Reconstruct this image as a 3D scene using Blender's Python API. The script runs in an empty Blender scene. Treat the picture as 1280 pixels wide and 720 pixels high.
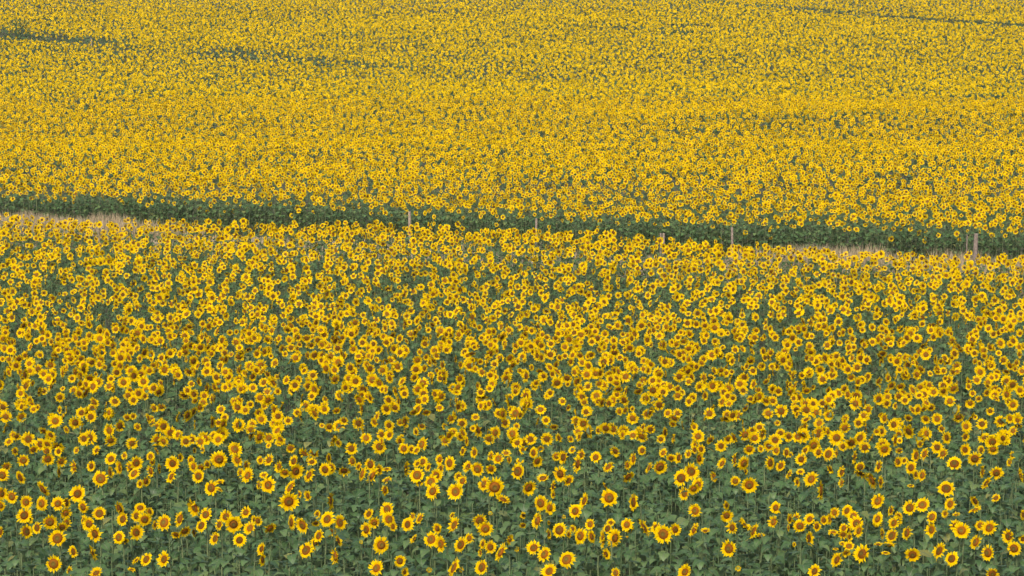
import bpy, math, random
import numpy as np

# ================================================================ camera, sky, sun, exposure
C = bpy.context.scene.collection
S = bpy.context.scene
R_ = math.radians
cd = bpy.data.cameras.new('camera'); cam = bpy.data.objects.new('camera', cd); C.objects.link(cam)
PITCH, FOC = R_(8.0), 3000.0                       # focal length in pixels of a frame 1280 wide
cam.location = (0, 0, 0); cam.rotation_euler = (R_(90) - PITCH, 0, 0)
cd.sensor_width = 36.0; cd.lens = 36.0*FOC/1280.0
cd.clip_start = .5; cd.clip_end = 3000
S.camera = cam
SUN_EL, SUN_AZ = R_(41), R_(194)                   # azimuth clockwise from the view direction
w = bpy.data.worlds.new('World'); S.world = w; w.use_nodes = True
nt = w.node_tree; bg = nt.nodes['Background']; sk = nt.nodes.new('ShaderNodeTexSky')
sk.sky_type = 'NISHITA'; sk.sun_disc = False; sk.sun_elevation = SUN_EL; sk.sun_rotation = SUN_AZ
sk.air_density = .7; sk.dust_density = 5.0; sk.ozone_density = .4
nt.links.new(sk.outputs[0], bg.inputs[0]); bg.inputs[1].default_value = .15
ld = bpy.data.lights.new('sun', 'SUN'); ld.energy = 1.5; ld.angle = R_(24); ld.color = (1, .95, .86)
sun = bpy.data.objects.new('sun', ld); C.objects.link(sun)
sun.rotation_euler = (R_(90) - SUN_EL, 0, R_(180) - SUN_AZ)
S.view_settings.view_transform = 'Standard'; S.view_settings.look = 'None'
S.view_settings.exposure = 0.58; S.view_settings.gamma = 1.0
S.cycles.max_bounces = 6; S.cycles.diffuse_bounces = 3; S.cycles.transmission_bounces = 3
S.cycles.transparent_max_bounces = 4; S.cycles.volume_bounces = 0
HAZE = .00013

# ---------------------------------------------------------------- terrain: the bank under the camera, the valley, the far slope
KY = [-60, -20, -3, 3, 10, 18, 24, 29, 41, 63, 84, 95, 110, 138, 180, 230, 300, 380, 520]
KZ = [-.9, -1.2, -1.65, -2.2, -5.0, -7.9, -8.65, -8.95, -9.95, -11.2, -11.75, -11.68, -11.8, -12.15, -11.0, -7.5, -1.0, 4.0, 6.0]
_ty = np.arange(-70, 531, .5)
_tz = np.interp(_ty, KY, KZ)
_kern = np.hanning(13); _kern /= _kern.sum()
_tz = np.convolve(np.pad(_tz, 6, mode='edge'), _kern, 'valid')
def ground(x, y):
    und = .05*np.sin(x*.31 + y*.17) + .05*np.sin(x*.13 - y*.23 + 1.7) + .03*np.sin(x*.7 + 2.1*np.sin(y*.4))
    fold = .32/(1 + np.exp(-(np.asarray(x, float) - 4)/4))*np.clip((y - 126)/24, 0, 1)**2*np.clip((161 - y)/10, 0, 1)   # a low fold across the far slope
    return np.interp(y, _ty, _tz) + und + fold
PLANTS = [  # stem foot x, y, bloom height, bloom radius, yaw, tilt, label
 (2.8, 28.94, 1.38, 0.052, -6, -4, 'small green half-open sunflower bud, alone among leaves, seventy-two percent across, one percent up', 1),
 (-1.03, 29.08, 1.39, 0.05, 2, -8, 'small green half-open sunflower bud, alone among leaves, forty-two percent across, one percent up', 1),
 (0.06, 30.59, 1.39, 0.052, 0, -12, 'small green half-open sunflower bud, alone among leaves, fifty percent across, five percent up', 1),
 (-0.7, 29.07, 1.39, 0.047, 39, 12, 'small green half-open sunflower bud, right one of a pair, forty-five percent across, one percent up', 1),
 (-0.31, 33.44, 1.39, 0.045, 1, -5, 'small green half-open sunflower bud, alone among leaves, forty-eight percent across, eleven percent up', 1),
 (0.73, 33.01, 1.39, 0.039, -1, -12, 'small green half-open sunflower bud, alone among leaves, fifty-five percent across, ten percent up', 1),
 (-2.02, 31.33, 1.39, 0.035, 4, -4, 'small green half-open sunflower bud, alone among leaves, thirty-five percent across, six percent up', 1),
 (-0.27, 34.59, 1.61, 0.164, 8, -1, 'broad sunflower facing out, within a clump of three, forty-eight percent across, fifteen percent up'),
 (-3.22, 33.73, 1.6, 0.158, 13, -1, 'broad sunflower facing out, lowest of a clump of four, twenty-eight percent across, thirteen percent up'),
 (1.99, 30.26, 1.58, 0.138, -24, 6, 'broad sunflower facing out, lowest of a clump of four, sixty-five percent across, seven percent up'),
 (-3.76, 31.62, 1.58, 0.137, 9, 0, 'broad sunflower facing out, lowest of a clump of three, twenty-three percent across, nine percent up'),
 (1.36, 33.6, 1.57, 0.146, 14, 15, 'broad sunflower facing out, alone among leaves, fifty-nine percent across, fourteen percent up'),
 (-1.7, 29.86, 1.57, 0.127, 22, 16, 'broad sunflower facing out, alone among leaves, thirty-seven percent across, five percent up'),
 (-5.77, 29.87, 1.59, 0.126, -4, 21, 'broad sunflower facing out, lowest of a clump of eight, six percent across, seven percent up'),
 (5.81, 30.14, 1.6, 0.126, -26, 21, 'broad sunflower facing out, right one of a pair, ninety-four percent across, eight percent up'),
 (-4.83, 38.74, 1.59, 0.159, 10, -6, 'broad sunflower facing out, alone among leaves, twenty-one percent across, twenty percent up'),
 (4.38, 28.83, 1.53, 0.132, -48, 27, 'broad sunflower turned left, alone among leaves, eighty-four percent across, four percent up'),
 (-5.54, 28.42, 1.52, 0.116, -6, 8, 'broad sunflower facing out, alone among leaves, five percent across, two percent up'),
 (2.61, 35.7, 1.58, 0.147, -27, 21, 'broad sunflower facing out, left one of a pair, sixty-seven percent across, seventeen percent up'),
 (-6.3, 34.24, 1.65, 0.14, -10, 23, 'broad sunflower facing out, alone among leaves, eight percent across, fourteen percent up'),
 (-0.78, 34.16, 1.61, 0.139, -22, 20, 'broad sunflower facing out, alone among leaves, forty-five percent across, fifteen percent up'),
 (2.74, 36.53, 1.57, 0.15, 21, 20, 'broad sunflower facing out, right one of a pair, sixty-seven percent across, eighteen percent up'),
 (6.26, 33.86, 1.61, 0.139, -10, 38, 'broad sunflower facing out, alone among leaves, ninety-two percent across, fifteen percent up'),
 (-6.32, 36.25, 1.62, 0.143, -5, 6, 'broad sunflower facing out, lowest of a clump of seven, ten percent across, seventeen percent up'),
 (0.73, 28.84, 1.56, 0.123, -34, 31, 'broad sunflower turned left, alone among leaves, fifty-five percent across, three percent up'),
 (-6.58, 31.85, 1.61, 0.13, -13, 25, 'broad sunflower facing out, leftmost of a clump of three, two percent across, eleven percent up'),
 (3.48, 34.61, 1.62, 0.135, 3, -3, 'sunflower facing out, alone among leaves, seventy-three percent across, sixteen percent up'),
 (-3.66, 35.71, 1.58, 0.142, -21, 16, 'broad sunflower facing out, rightmost of a clump of three, twenty-six percent across, sixteen percent up'),
 (2.77, 29.4, 1.53, 0.118, -32, 13, 'broad sunflower facing out, alone among leaves, seventy-one percent across, five percent up'),
 (-0.37, 31.08, 1.58, 0.119, 10, -2, 'sunflower facing out, lower one of a pair, forty-seven percent across, eight percent up'),
 (1.4, 30.09, 1.57, 0.137, -53, 20, 'broad sunflower turned left, rightmost of a long clump, sixty percent across, seven percent up'),
 (-1.02, 30.9, 1.48, 0.121, -25, 26, 'sunflower turned left, leftmost of a clump of three, forty-two percent across, six percent up'),
 (4.91, 28.73, 1.54, 0.113, -5, -14, 'sunflower nodding down, alone among leaves, eighty-nine percent across, four percent up'),
 (-2.53, 29.48, 1.54, 0.122, -34, 30, 'broad sunflower turned left, lowest of a clump of three, thirty percent across, four percent up'),
 (-1.56, 27.97, 1.59, 0.116, -35, 30, 'broad sunflower turned left, alone among leaves, thirty-seven percent across, one percent up'),
 (0.79, 35.89, 1.62, 0.143, -34, 2, 'broad sunflower turned left, left one of a pair, fifty-five percent across, eighteen percent up'),
 (-4.67, 31.88, 1.55, 0.127, -27, 25, 'broad sunflower turned left, right one of a pair, sixteen percent across, nine percent up'),
 (-2.5, 32.45, 1.53, 0.13, -30, 25, 'broad sunflower turned left, within a clump of three, thirty-two percent across, ten percent up'),
 (-1.11, 34.53, 1.57, 0.138, -32, 27, 'broad sunflower turned left, lowest of a clump of six, forty-two percent across, fifteen percent up'),
 (0.15, 36.13, 1.63, 0.144, -36, 16, 'broad sunflower turned left, lower one of a pair, fifty-one percent across, eighteen percent up'),
 (-3.47, 37.21, 1.6, 0.145, 35, 0, 'sunflower turned right, within a clump of five, twenty-nine percent across, eighteen percent up'),
 (0.46, 33.37, 1.53, 0.13, -32, 6, 'sunflower turned left, left one of a pair, fifty-three percent across, thirteen percent up'),
 (6.29, 29.18, 1.53, 0.108, -29, 7, 'sunflower facing out, alone among leaves, ninety-nine percent across, five percent up'),
 (4.59, 30.98, 1.56, 0.115, -29, 23, 'sunflower facing out, within a clump of eight, eighty-four percent across, nine percent up'),
 (-6.29, 31.88, 1.52, 0.117, 14, -5, 'sunflower facing out, leftmost of a clump of eight, five percent across, nine percent up'),
 (-1.43, 36.19, 1.6, 0.132, -15, 21, 'sunflower facing out, within a clump of three, forty-one percent across, eighteen percent up'),
 (6.34, 30.84, 1.53, 0.121, -45, 28, 'sunflower turned left, right one of a pair, ninety-seven percent across, eight percent up'),
 (-5.01, 30.9, 1.52, 0.118, 41, 12, 'sunflower turned right, alone among leaves, thirteen percent across, eight percent up'),
 (-5.33, 30.31, 1.58, 0.126, -32, 0, 'broad sunflower turned left, lowest of a clump of three, nine percent across, seven percent up'),
 (5.21, 33.01, 1.58, 0.132, -48, 26, 'broad sunflower turned left, alone among leaves, eighty-six percent across, thirteen percent up'),
 (6.92, 36.8, 1.6, 0.137, -11, 40, 'sunflower tilted up, alone among leaves, ninety-three percent across, twenty percent up'),
 (0.51, 28.5, 1.48, 0.112, -35, 35, 'sunflower turned left, alone among leaves, fifty-four percent across, one percent up'),
 (-4.49, 35.51, 1.58, 0.136, -27, 10, 'sunflower turned left, leftmost of a clump of three, twenty-one percent across, fifteen percent up'),
 (-5.44, 37.91, 1.64, 0.135, -9, 5, 'sunflower facing out, left one of a pair, seventeen percent across, twenty percent up'),
 (5.77, 32.81, 1.55, 0.121, -27, 37, 'sunflower tilted up, right one of a pair, ninety percent across, twelve percent up'),
 (4.53, 35.14, 1.61, 0.134, -41, 27, 'sunflower turned left, upper one of a pair, seventy-nine percent across, seventeen percent up'),
 (5.91, 28.73, 1.55, 0.113, -51, 11, 'sunflower turned left, alone among leaves, ninety-six percent across, four percent up'),
 (7.28, 37.05, 1.65, 0.132, -7, -9, 'sunflower facing out, alone among leaves, ninety-five percent across, twenty percent up'),
 (0.68, 31.09, 1.52, 0.115, -32, 22, 'sunflower turned left, within a long clump, fifty-five percent across, eight percent up'),
 (-1.71, 33.06, 1.55, 0.121, -26, 21, 'sunflower turned left, topmost of a clump of four, thirty-eight percent across, twelve percent up'),
 (5.61, 32.87, 1.5, 0.117, -31, 23, 'sunflower facing out, left one of a pair, eighty-nine percent across, twelve percent up'),
 (0.96, 30.44, 1.55, 0.122, -46, 17, 'broad sunflower turned left, within a long clump, fifty-seven percent across, seven percent up'),
 (2.29, 36.99, 1.58, 0.138, 18, -14, 'sunflower turned right, right one of a pair, sixty-four percent across, nineteen percent up'),
 (-0.45, 32.27, 1.48, 0.113, 4, -4, 'sunflower facing out, upper one of a pair, forty-seven percent across, ten percent up'),
 (0.32, 30.0, 1.5, 0.11, -25, 36, 'sunflower turned left, left one of a pair, fifty-two percent across, five percent up'),
 (-0.3, 28.64, 1.5, 0.112, -42, 21, 'sunflower turned left, alone among leaves, forty-seven percent across, one percent up'),
 (-1.18, 35.78, 1.54, 0.131, -29, 26, 'sunflower turned left, leftmost of a clump of six, forty-two percent across, sixteen percent up'),
 (0.93, 32.46, 1.54, 0.119, -34, 22, 'sunflower turned left, lower one of a pair, fifty-six percent across, eleven percent up'),
 (5.38, 28.32, 1.56, 0.105, -44, 28, 'sunflower turned left, alone among leaves, ninety-three percent across, three percent up'),
 (-0.59, 30.3, 1.5, 0.119, -44, 24, 'sunflower turned left, left one of a pair, forty-five percent across, five percent up'),
 (0.48, 29.4, 1.52, 0.115, -45, 31, 'sunflower turned left, right one of a pair, fifty-three percent across, four percent up'),
 (0.2, 34.9, 1.55, 0.129, 28, -12, 'sunflower turned right, alone among leaves, fifty-two percent across, fifteen percent up'),
 (2.14, 28.07, 1.53, 0.105, -43, 30, 'sunflower turned left, alone among leaves, sixty-seven percent across, one percent up'),
 (-6.54, 33.97, 1.53, 0.115, -8, 22, 'sunflower facing out, within a clump of eight, six percent across, twelve percent up'),
 (-1.75, 32.31, 1.53, 0.115, 35, 22, 'sunflower turned right, within a clump of four, thirty-eight percent across, ten percent up'),
 (-4.39, 33.02, 1.62, 0.146, -43, -13, 'broad sunflower turned left, topmost of a clump of six, nineteen percent across, twelve percent up'),
 (-0.5, 36.81, 1.59, 0.125, -21, 4, 'sunflower facing out, right one of a pair, forty-seven percent across, nineteen percent up'),
 (7.43, 36.16, 1.52, 0.123, 0, -8, 'sunflower facing out, alone among leaves, ninety-seven percent across, eighteen percent up'),
 (2.61, 32.75, 1.49, 0.114, -35, 12, 'sunflower turned left, alone among leaves, sixty-eight percent across, eleven percent up'),
 (-4.18, 28.57, 1.54, 0.11, -37, 21, 'sunflower turned left, alone among leaves, sixteen percent across, three percent up'),
 (-2.39, 31.57, 1.61, 0.121, 50, 17, 'sunflower turned right, lowest of a clump of three, thirty-three percent across, nine percent up'),
 (5.34, 28.78, 1.56, 0.123, -67, 28, 'broad sunflower turned left, alone among leaves, ninety-two percent across, four percent up'),
 (-5.78, 33.02, 1.52, 0.11, -7, 22, 'sunflower facing out, alone among leaves, ten percent across, eleven percent up'),
 (-5.1, 32.52, 1.51, 0.108, 12, -5, 'sunflower facing out, lowest of a clump of four, fourteen percent across, ten percent up'),
 (-6.14, 38.18, 1.59, 0.13, 33, 2, 'sunflower facing out, rightmost of a clump of seven, thirteen percent across, twenty percent up'),
 (-2.76, 31.64, 1.57, 0.124, -37, -8, 'sunflower turned left, right one of a pair, thirty percent across, nine percent up'),
 (-4.25, 32.93, 1.54, 0.115, -23, 27, 'sunflower turned left, rightmost of a clump of six, twenty percent across, eleven percent up'),
 (-6.47, 30.9, 1.51, 0.111, 50, 17, 'sunflower turned right, left one of a pair, three percent across, eight percent up'),
 (3.8, 30.97, 1.53, 0.101, -4, -4, 'sunflower facing out, lowest of a clump of three, seventy-eight percent across, nine percent up'),
 (-0.84, 30.13, 1.54, 0.118, -47, 6, 'sunflower turned left, lowest of a clump of three, forty-three percent across, six percent up'),
 (-6.73, 33.92, 1.53, 0.124, -31, 10, 'sunflower turned left, lower one of a pair, four percent across, thirteen percent up'),
 (-0.35, 35.19, 1.57, 0.129, -40, 29, 'sunflower turned left, topmost of a clump of three, forty-seven percent across, sixteen percent up'),
 (2.86, 35.4, 1.51, 0.123, -40, 22, 'sunflower turned left, topmost of a clump of three, sixty-eight percent across, sixteen percent up'),
 (6.49, 30.3, 1.5, 0.108, -52, 11, 'sunflower turned left, alone among leaves, ninety-eight percent across, seven percent up'),
 (-7.05, 33.82, 1.55, 0.112, 38, 16, 'sunflower facing out, topmost of a clump of three, three percent across, thirteen percent up'),
 (-4.89, 37.0, 1.57, 0.122, -19, 11, 'sunflower facing out, lowest of a clump of five, nineteen percent across, seventeen percent up'),
 (6.2, 39.32, 1.58, 0.13, 4, -11, 'sunflower facing out, alone among leaves, eighty-six percent across, twenty-two percent up'),
 (4.95, 30.06, 1.53, 0.111, -54, 27, 'sunflower turned left, rightmost of a clump of four, eighty-seven percent across, seven percent up'),
 (-7.26, 34.32, 1.57, 0.117, -18, 1, 'sunflower turned left, right one of a pair, one percent across, fourteen percent up'),
 (-5.7, 31.86, 1.51, 0.108, -19, 1, 'sunflower turned left, within a clump of three, nine percent across, nine percent up'),
 (-3.55, 30.81, 1.47, 0.1, -14, 24, 'sunflower facing out, alone among leaves, twenty-three percent across, six percent up'),
 (5.72, 27.94, 1.46, 0.092, 1, -8, 'sunflower facing out, alone among leaves, ninety-seven percent across, one percent up'),
 (-4.02, 36.38, 1.65, 0.133, -38, 26, 'sunflower turned left, lowest of a clump of four, twenty-four percent across, seventeen percent up'),
 (-1.36, 31.95, 1.51, 0.112, -37, 20, 'sunflower turned left, lowest of a clump of three, forty percent across, nine percent up'),
 (3.68, 27.94, 1.52, 0.098, -47, 27, 'sunflower turned left, alone among leaves, eighty percent across, one percent up'),
 (-7.66, 38.75, 1.55, 0.122, 20, -4, 'sunflower facing out, lower one of a pair, five percent across, twenty percent up'),
 (-8.0, 37.09, 1.51, 0.12, -12, 3, 'sunflower facing out, lower one of a pair, one percent across, eighteen percent up'),
 (-4.01, 33.22, 1.47, 0.107, -18, 25, 'sunflower facing out, topmost of a clump of three, twenty-two percent across, ten percent up'),
 (1.58, 31.4, 1.51, 0.102, -27, 25, 'sunflower facing out, upper one of a pair, sixty-one percent across, nine percent up'),
 (0.43, 31.46, 1.58, 0.13, -60, 20, 'broad sunflower turned left, alone among leaves, fifty-two percent across, ten percent up'),
 (-0.93, 37.57, 1.6, 0.134, -42, 9, 'sunflower turned left, rightmost of a clump of six, forty-four percent across, twenty percent up'),
 (-2.95, 37.67, 1.56, 0.121, -22, 2, 'sunflower turned left, lowest of a clump of three, thirty-two percent across, eighteen percent up'),
 (-0.33, 30.34, 1.46, 0.098, 30, 17, 'sunflower turned right, within a clump of three, forty-eight percent across, five percent up'),
 (5.93, 31.05, 1.52, 0.1, -40, 17, 'sunflower turned left, left one of a pair, ninety-three percent across, nine percent up'),
 (-4.43, 28.79, 1.5, 0.103, -36, 31, 'sunflower turned left, right one of a pair, fourteen percent across, three percent up'),
 (4.02, 28.33, 1.56, 0.111, -64, 24, 'sunflower turned left, alone among leaves, eighty-two percent across, three percent up'),
 (-3.47, 31.61, 1.53, 0.11, -35, 30, 'sunflower turned left, lowest of a clump of three, twenty-four percent across, eight percent up'),
 (2.94, 32.32, 1.48, 0.102, 6, -7, 'sunflower facing out, alone among leaves, seventy-one percent across, ten percent up'),
 (-1.88, 31.45, 1.53, 0.115, -44, 9, 'sunflower turned left, lowest of a clump of three, thirty-six percent across, eight percent up'),
 (5.26, 38.66, 1.57, 0.131, -46, 25, 'sunflower turned left, lowest of a clump of three, eighty-one percent across, twenty-one percent up'),
 (6.28, 36.63, 1.56, 0.124, -49, 16, 'sunflower turned left, topmost of a clump of three, eighty-nine percent across, nineteen percent up'),
 (-8.09, 38.92, 1.51, 0.119, 15, -6, 'sunflower facing out, alone among leaves, two percent across, twenty percent up'),
 (-7.66, 35.0, 1.51, 0.113, 45, 11, 'sunflower turned right, left one of a pair, one percent across, fourteen percent up'),
 (-5.07, 30.52, 1.51, 0.099, -23, 17, 'sunflower turned left, left one of a pair, twelve percent across, seven percent up'),
 (-1.23, 36.59, 1.54, 0.118, 34, 21, 'sunflower turned right, within a clump of six, forty-three percent across, eighteen percent up'),
 (5.45, 35.0, 1.58, 0.161, -68, -17, 'edge-on sunflower facing left, within a clump of five, eighty-five percent across, seventeen percent up'),
 (3.58, 36.96, 1.64, 0.129, 32, -11, 'sunflower turned right, within a clump of three, seventy-three percent across, twenty percent up'),
 (5.55, 30.6, 1.53, 0.107, -55, 13, 'sunflower turned left, alone among leaves, ninety-one percent across, eight percent up'),
 (-5.35, 32.65, 1.49, 0.111, -33, 17, 'sunflower turned left, lower one of a pair, twelve percent across, ten percent up'),
 (0.47, 32.82, 1.54, 0.106, 35, 11, 'sunflower turned right, right one of a pair, fifty-four percent across, twelve percent up'),
 (5.92, 29.44, 1.55, 0.113, -68, 24, 'sunflower turned left, alone among leaves, ninety-five percent across, six percent up'),
 (1.77, 32.41, 1.65, 0.141, -67, 6, 'edge-on sunflower facing left, alone among leaves, sixty-two percent across, thirteen percent up'),
 (6.28, 33.25, 1.47, 0.113, -55, 20, 'sunflower turned left, alone among leaves, ninety-three percent across, twelve percent up'),
 (-0.7, 31.93, 1.48, 0.125, -58, 28, 'sunflower turned left, lower one of a pair, forty-four percent across, nine percent up'),
 (-1.43, 29.15, 1.48, 0.087, 21, 17, 'sunflower facing out, alone among leaves, thirty-nine percent across, three percent up'),
 (-6.61, 39.06, 1.52, 0.123, -18, 30, 'sunflower turned left, topmost of a clump of seven, eleven percent across, twenty percent up'),
 (-2.24, 38.19, 1.56, 0.123, -33, 4, 'sunflower turned left, topmost of a clump of six, thirty-six percent across, nineteen percent up'),
 (2.97, 30.96, 1.51, 0.1, -43, 11, 'sunflower turned left, leftmost of a clump of four, seventy-one percent across, eight percent up'),
 (4.98, 31.45, 1.55, 0.11, -58, 24, 'sunflower turned left, upper one of a pair, eighty-six percent across, ten percent up'),
 (2.13, 31.28, 1.45, 0.096, 25, 12, 'sunflower turned right, rightmost of a clump of four, sixty-six percent across, eight percent up'),
 (4.75, 38.36, 1.52, 0.114, -27, 22, 'sunflower facing out, alone among leaves, seventy-eight percent across, twenty percent up'),
 (3.83, 33.56, 1.42, 0.106, -41, 14, 'sunflower turned left, alone among leaves, seventy-six percent across, twelve percent up'),
 (-0.6, 28.04, 1.59, 0.134, -72, 28, 'edge-on sunflower facing left, left one of a pair, forty-four percent across, one percent up'),
 (2.6, 34.53, 1.5, 0.112, -44, 10, 'sunflower turned left, lowest of a clump of three, sixty-seven percent across, fourteen percent up'),
 (-1.91, 32.35, 1.49, 0.096, 8, -12, 'sunflower facing out, rightmost of a clump of three, thirty-seven percent across, nine percent up'),
 (1.99, 31.29, 1.47, 0.099, -41, 11, 'sunflower turned left, within a clump of four, sixty-four percent across, eight percent up'),
 (-4.42, 38.42, 1.63, 0.127, -34, -5, 'sunflower turned left, topmost of a clump of four, twenty-three percent across, twenty percent up'),
 (-4.11, 31.54, 1.56, 0.105, -37, 30, 'sunflower turned left, within a clump of six, twenty percent across, nine percent up'),
 (1.13, 37.13, 1.59, 0.161, -68, 10, 'edge-on sunflower facing left, lower one of a pair, fifty-six percent across, nineteen percent up'),
 (1.41, 38.36, 1.54, 0.114, -29, 25, 'sunflower turned left, alone among leaves, fifty-eight percent across, twenty-one percent up'),
 (5.84, 32.25, 1.46, 0.102, -49, 26, 'sunflower turned left, alone among leaves, ninety-one percent across, ten percent up'),
 (-0.04, 29.06, 1.6, 0.132, -72, 31, 'edge-on sunflower facing left, lowest of a clump of three, forty-nine percent across, four percent up'),
 (5.24, 31.72, 1.46, 0.104, -54, 27, 'sunflower turned left, lowest of a clump of four, eighty-seven percent across, nine percent up'),
 (0.91, 38.01, 1.59, 0.132, -54, 11, 'sunflower turned left, right one of a pair, fifty-five percent across, twenty-one percent up'),
 (-6.32, 33.09, 1.5, 0.096, 24, -9, 'sunflower facing out, within a clump of eight, six percent across, eleven percent up'),
 (-5.41, 34.14, 1.47, 0.104, 9, 50, 'sunflower tilted up, topmost of a clump of four, fourteen percent across, twelve percent up'),
 (-3.02, 38.41, 1.49, 0.117, 42, 10, 'sunflower turned right, rightmost of a clump of three, thirty-two percent across, nineteen percent up'),
 (2.69, 35.18, 1.49, 0.108, 14, -19, 'sunflower nodding down, within a clump of three, sixty-eight percent across, fifteen percent up'),
 (4.75, 32.25, 1.48, 0.099, -44, 28, 'sunflower turned left, within a clump of eight, eighty-three percent across, ten percent up'),
 (5.18, 30.22, 1.54, 0.108, -66, 16, 'sunflower turned left, alone among leaves, eighty-nine percent across, eight percent up'),
 (-3.75, 33.54, 1.48, 0.1, -27, 28, 'sunflower turned left, alone among leaves, twenty-four percent across, eleven percent up'),
 (4.1, 31.87, 1.49, 0.095, -40, 28, 'sunflower turned left, left one of a pair, seventy-nine percent across, ten percent up'),
 (-4.42, 31.86, 1.6, 0.125, -56, 19, 'edge-on sunflower facing left, alone among leaves, eighteen percent across, ten percent up'),
 (4.02, 37.35, 1.59, 0.13, 47, 7, 'sunflower turned right, left one of a pair, seventy-five percent across, twenty percent up'),
 (-2.08, 36.6, 1.55, 0.152, -65, 32, 'edge-on sunflower facing left, lowest of a clump of six, thirty-six percent across, seventeen percent up'),
 (3.66, 32.14, 1.41, 0.105, -55, 20, 'sunflower turned left, alone among leaves, seventy-six percent across, nine percent up'),
 (-1.87, 39.82, 1.61, 0.111, 26, 15, 'sunflower facing out, topmost of a clump of three, thirty-nine percent across, twenty-two percent up'),
 (-0.19, 38.8, 1.51, 0.109, -21, 23, 'sunflower facing out, right one of a pair, forty-nine percent across, twenty percent up'),
 (4.64, 30.79, 1.48, 0.105, -62, 20, 'sunflower turned left, rightmost of a clump of eight, eighty-four percent across, eight percent up'),
 (-5.96, 37.53, 1.52, 0.124, -38, 38, 'sunflower turned left, within a clump of seven, thirteen percent across, eighteen percent up'),
 (-2.47, 30.89, 1.53, 0.103, -47, 24, 'sunflower turned left, topmost of a clump of three, thirty-one percent across, seven percent up'),
 (4.74, 32.7, 1.49, 0.103, -53, 27, 'sunflower turned left, topmost of a clump of eight, eighty-three percent across, eleven percent up'),
 (-6.08, 33.63, 1.53, 0.109, -33, -5, 'sunflower turned left, alone among leaves, eight percent across, twelve percent up'),
 (3.96, 39.29, 1.55, 0.11, -6, -14, 'sunflower facing out, alone among leaves, seventy-three percent across, twenty-two percent up'),
 (7.57, 39.56, 1.56, 0.111, 15, 15, 'sunflower facing out, alone among leaves, ninety-four percent across, twenty-two percent up'),
 (-6.16, 38.38, 1.49, 0.114, -28, 10, 'sunflower turned left, within a clump of seven, thirteen percent across, nineteen percent up'),
 (-2.08, 28.8, 1.57, 0.118, -62, 6, 'edge-on sunflower facing left, alone among leaves, thirty-three percent across, three percent up'),
 (-3.22, 35.17, 1.59, 0.147, -65, 37, 'edge-on sunflower facing left, topmost of a clump of four, twenty-eight percent across, fifteen percent up'),
 (-4.99, 28.36, 1.41, 0.09, -24, 51, 'sunflower tilted up, alone among leaves, nine percent across, one percent up'),
 (-3.04, 36.31, 1.63, 0.142, -61, 32, 'edge-on sunflower facing left, lowest of a clump of five, thirty percent across, seventeen percent up'),
 (-3.37, 32.1, 1.46, 0.107, 40, -26, 'sunflower turned right, alone among leaves, twenty-six percent across, eight percent up'),
 (-6.32, 31.53, 1.48, 0.097, -33, 10, 'sunflower turned left, right one of a pair, four percent across, eight percent up'),
 (-3.95, 38.9, 1.56, 0.119, -38, 29, 'sunflower turned left, right one of a pair, twenty-six percent across, twenty percent up'),
 (4.39, 37.81, 1.48, 0.116, -50, 29, 'sunflower turned left, right one of a pair, seventy-six percent across, nineteen percent up'),
 (-7.48, 38.82, 1.5, 0.109, 35, -9, 'sunflower turned right, alone among leaves, six percent across, twenty percent up'),
 (8.09, 39.59, 1.56, 0.111, -12, -20, 'sunflower nodding down, alone among leaves, ninety-seven percent across, twenty-two percent up'),
 (-5.56, 32.67, 1.62, 0.12, 72, 24, 'edge-on sunflower facing right, upper one of a pair, twelve percent across, twelve percent up'),
 (-3.81, 30.71, 1.49, 0.102, -48, 24, 'sunflower turned left, alone among leaves, twenty-one percent across, seven percent up'),
 (0.94, 35.98, 1.5, 0.11, -46, 34, 'sunflower turned left, right one of a pair, fifty-six percent across, seventeen percent up'),
 (1.12, 31.85, 1.45, 0.089, -37, 17, 'sunflower turned left, alone among leaves, fifty-eight percent across, nine percent up'),
 (7.27, 39.35, 1.51, 0.114, -49, 25, 'sunflower turned left, alone among leaves, ninety-two percent across, twenty-one percent up'),
 (4.46, 32.79, 1.46, 0.089, 21, 12, 'sunflower turned right, topmost of a clump of three, eighty-one percent across, eleven percent up'),
 (-5.5, 29.76, 1.43, 0.096, -40, 1, 'sunflower turned left, alone among leaves, seven percent across, four percent up'),
 (1.11, 32.96, 1.6, 0.129, -70, 23, 'edge-on sunflower facing left, upper one of a pair, fifty-seven percent across, thirteen percent up'),
 (-1.96, 33.22, 1.46, 0.099, -41, 30, 'sunflower turned left, topmost of a clump of three, thirty-six percent across, eleven percent up'),
 (-4.44, 31.51, 1.48, 0.097, 32, -27, 'sunflower nodding down, within a clump of six, eighteen percent across, eight percent up'),
 (-5.23, 33.06, 1.49, 0.093, -29, 11, 'sunflower turned left, leftmost of a clump of four, thirteen percent across, ten percent up'),
 (-3.67, 38.1, 1.47, 0.107, -1, -24, 'sunflower nodding down, within a clump of five, twenty-eight percent across, eighteen percent up'),
 (-0.7, 35.95, 1.52, 0.101, -35, 28, 'sunflower turned left, lower one of a pair, forty-five percent across, sixteen percent up'),
 (5.22, 39.62, 1.47, 0.111, -45, 15, 'sunflower turned left, topmost of a clump of three, eighty percent across, twenty-one percent up'),
 (-6.16, 32.05, 1.43, 0.087, 16, -18, 'sunflower nodding down, within a clump of eight, six percent across, eight percent up'),
 (-1.44, 38.98, 1.49, 0.102, -22, 24, 'small sunflower facing out, topmost of a clump of three, forty-one percent across, twenty percent up'),
 (-0.34, 37.82, 1.46, 0.099, 1, -14, 'small sunflower facing out, alone among leaves, forty-eight percent across, nineteen percent up'),
 (-3.53, 38.84, 1.55, 0.115, -41, 23, 'sunflower turned left, topmost of a clump of five, twenty-nine percent across, twenty percent up'),
 (3.75, 30.3, 1.46, 0.108, 55, 7, 'edge-on sunflower facing right, alone among leaves, seventy-nine percent across, seven percent up'),
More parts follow.
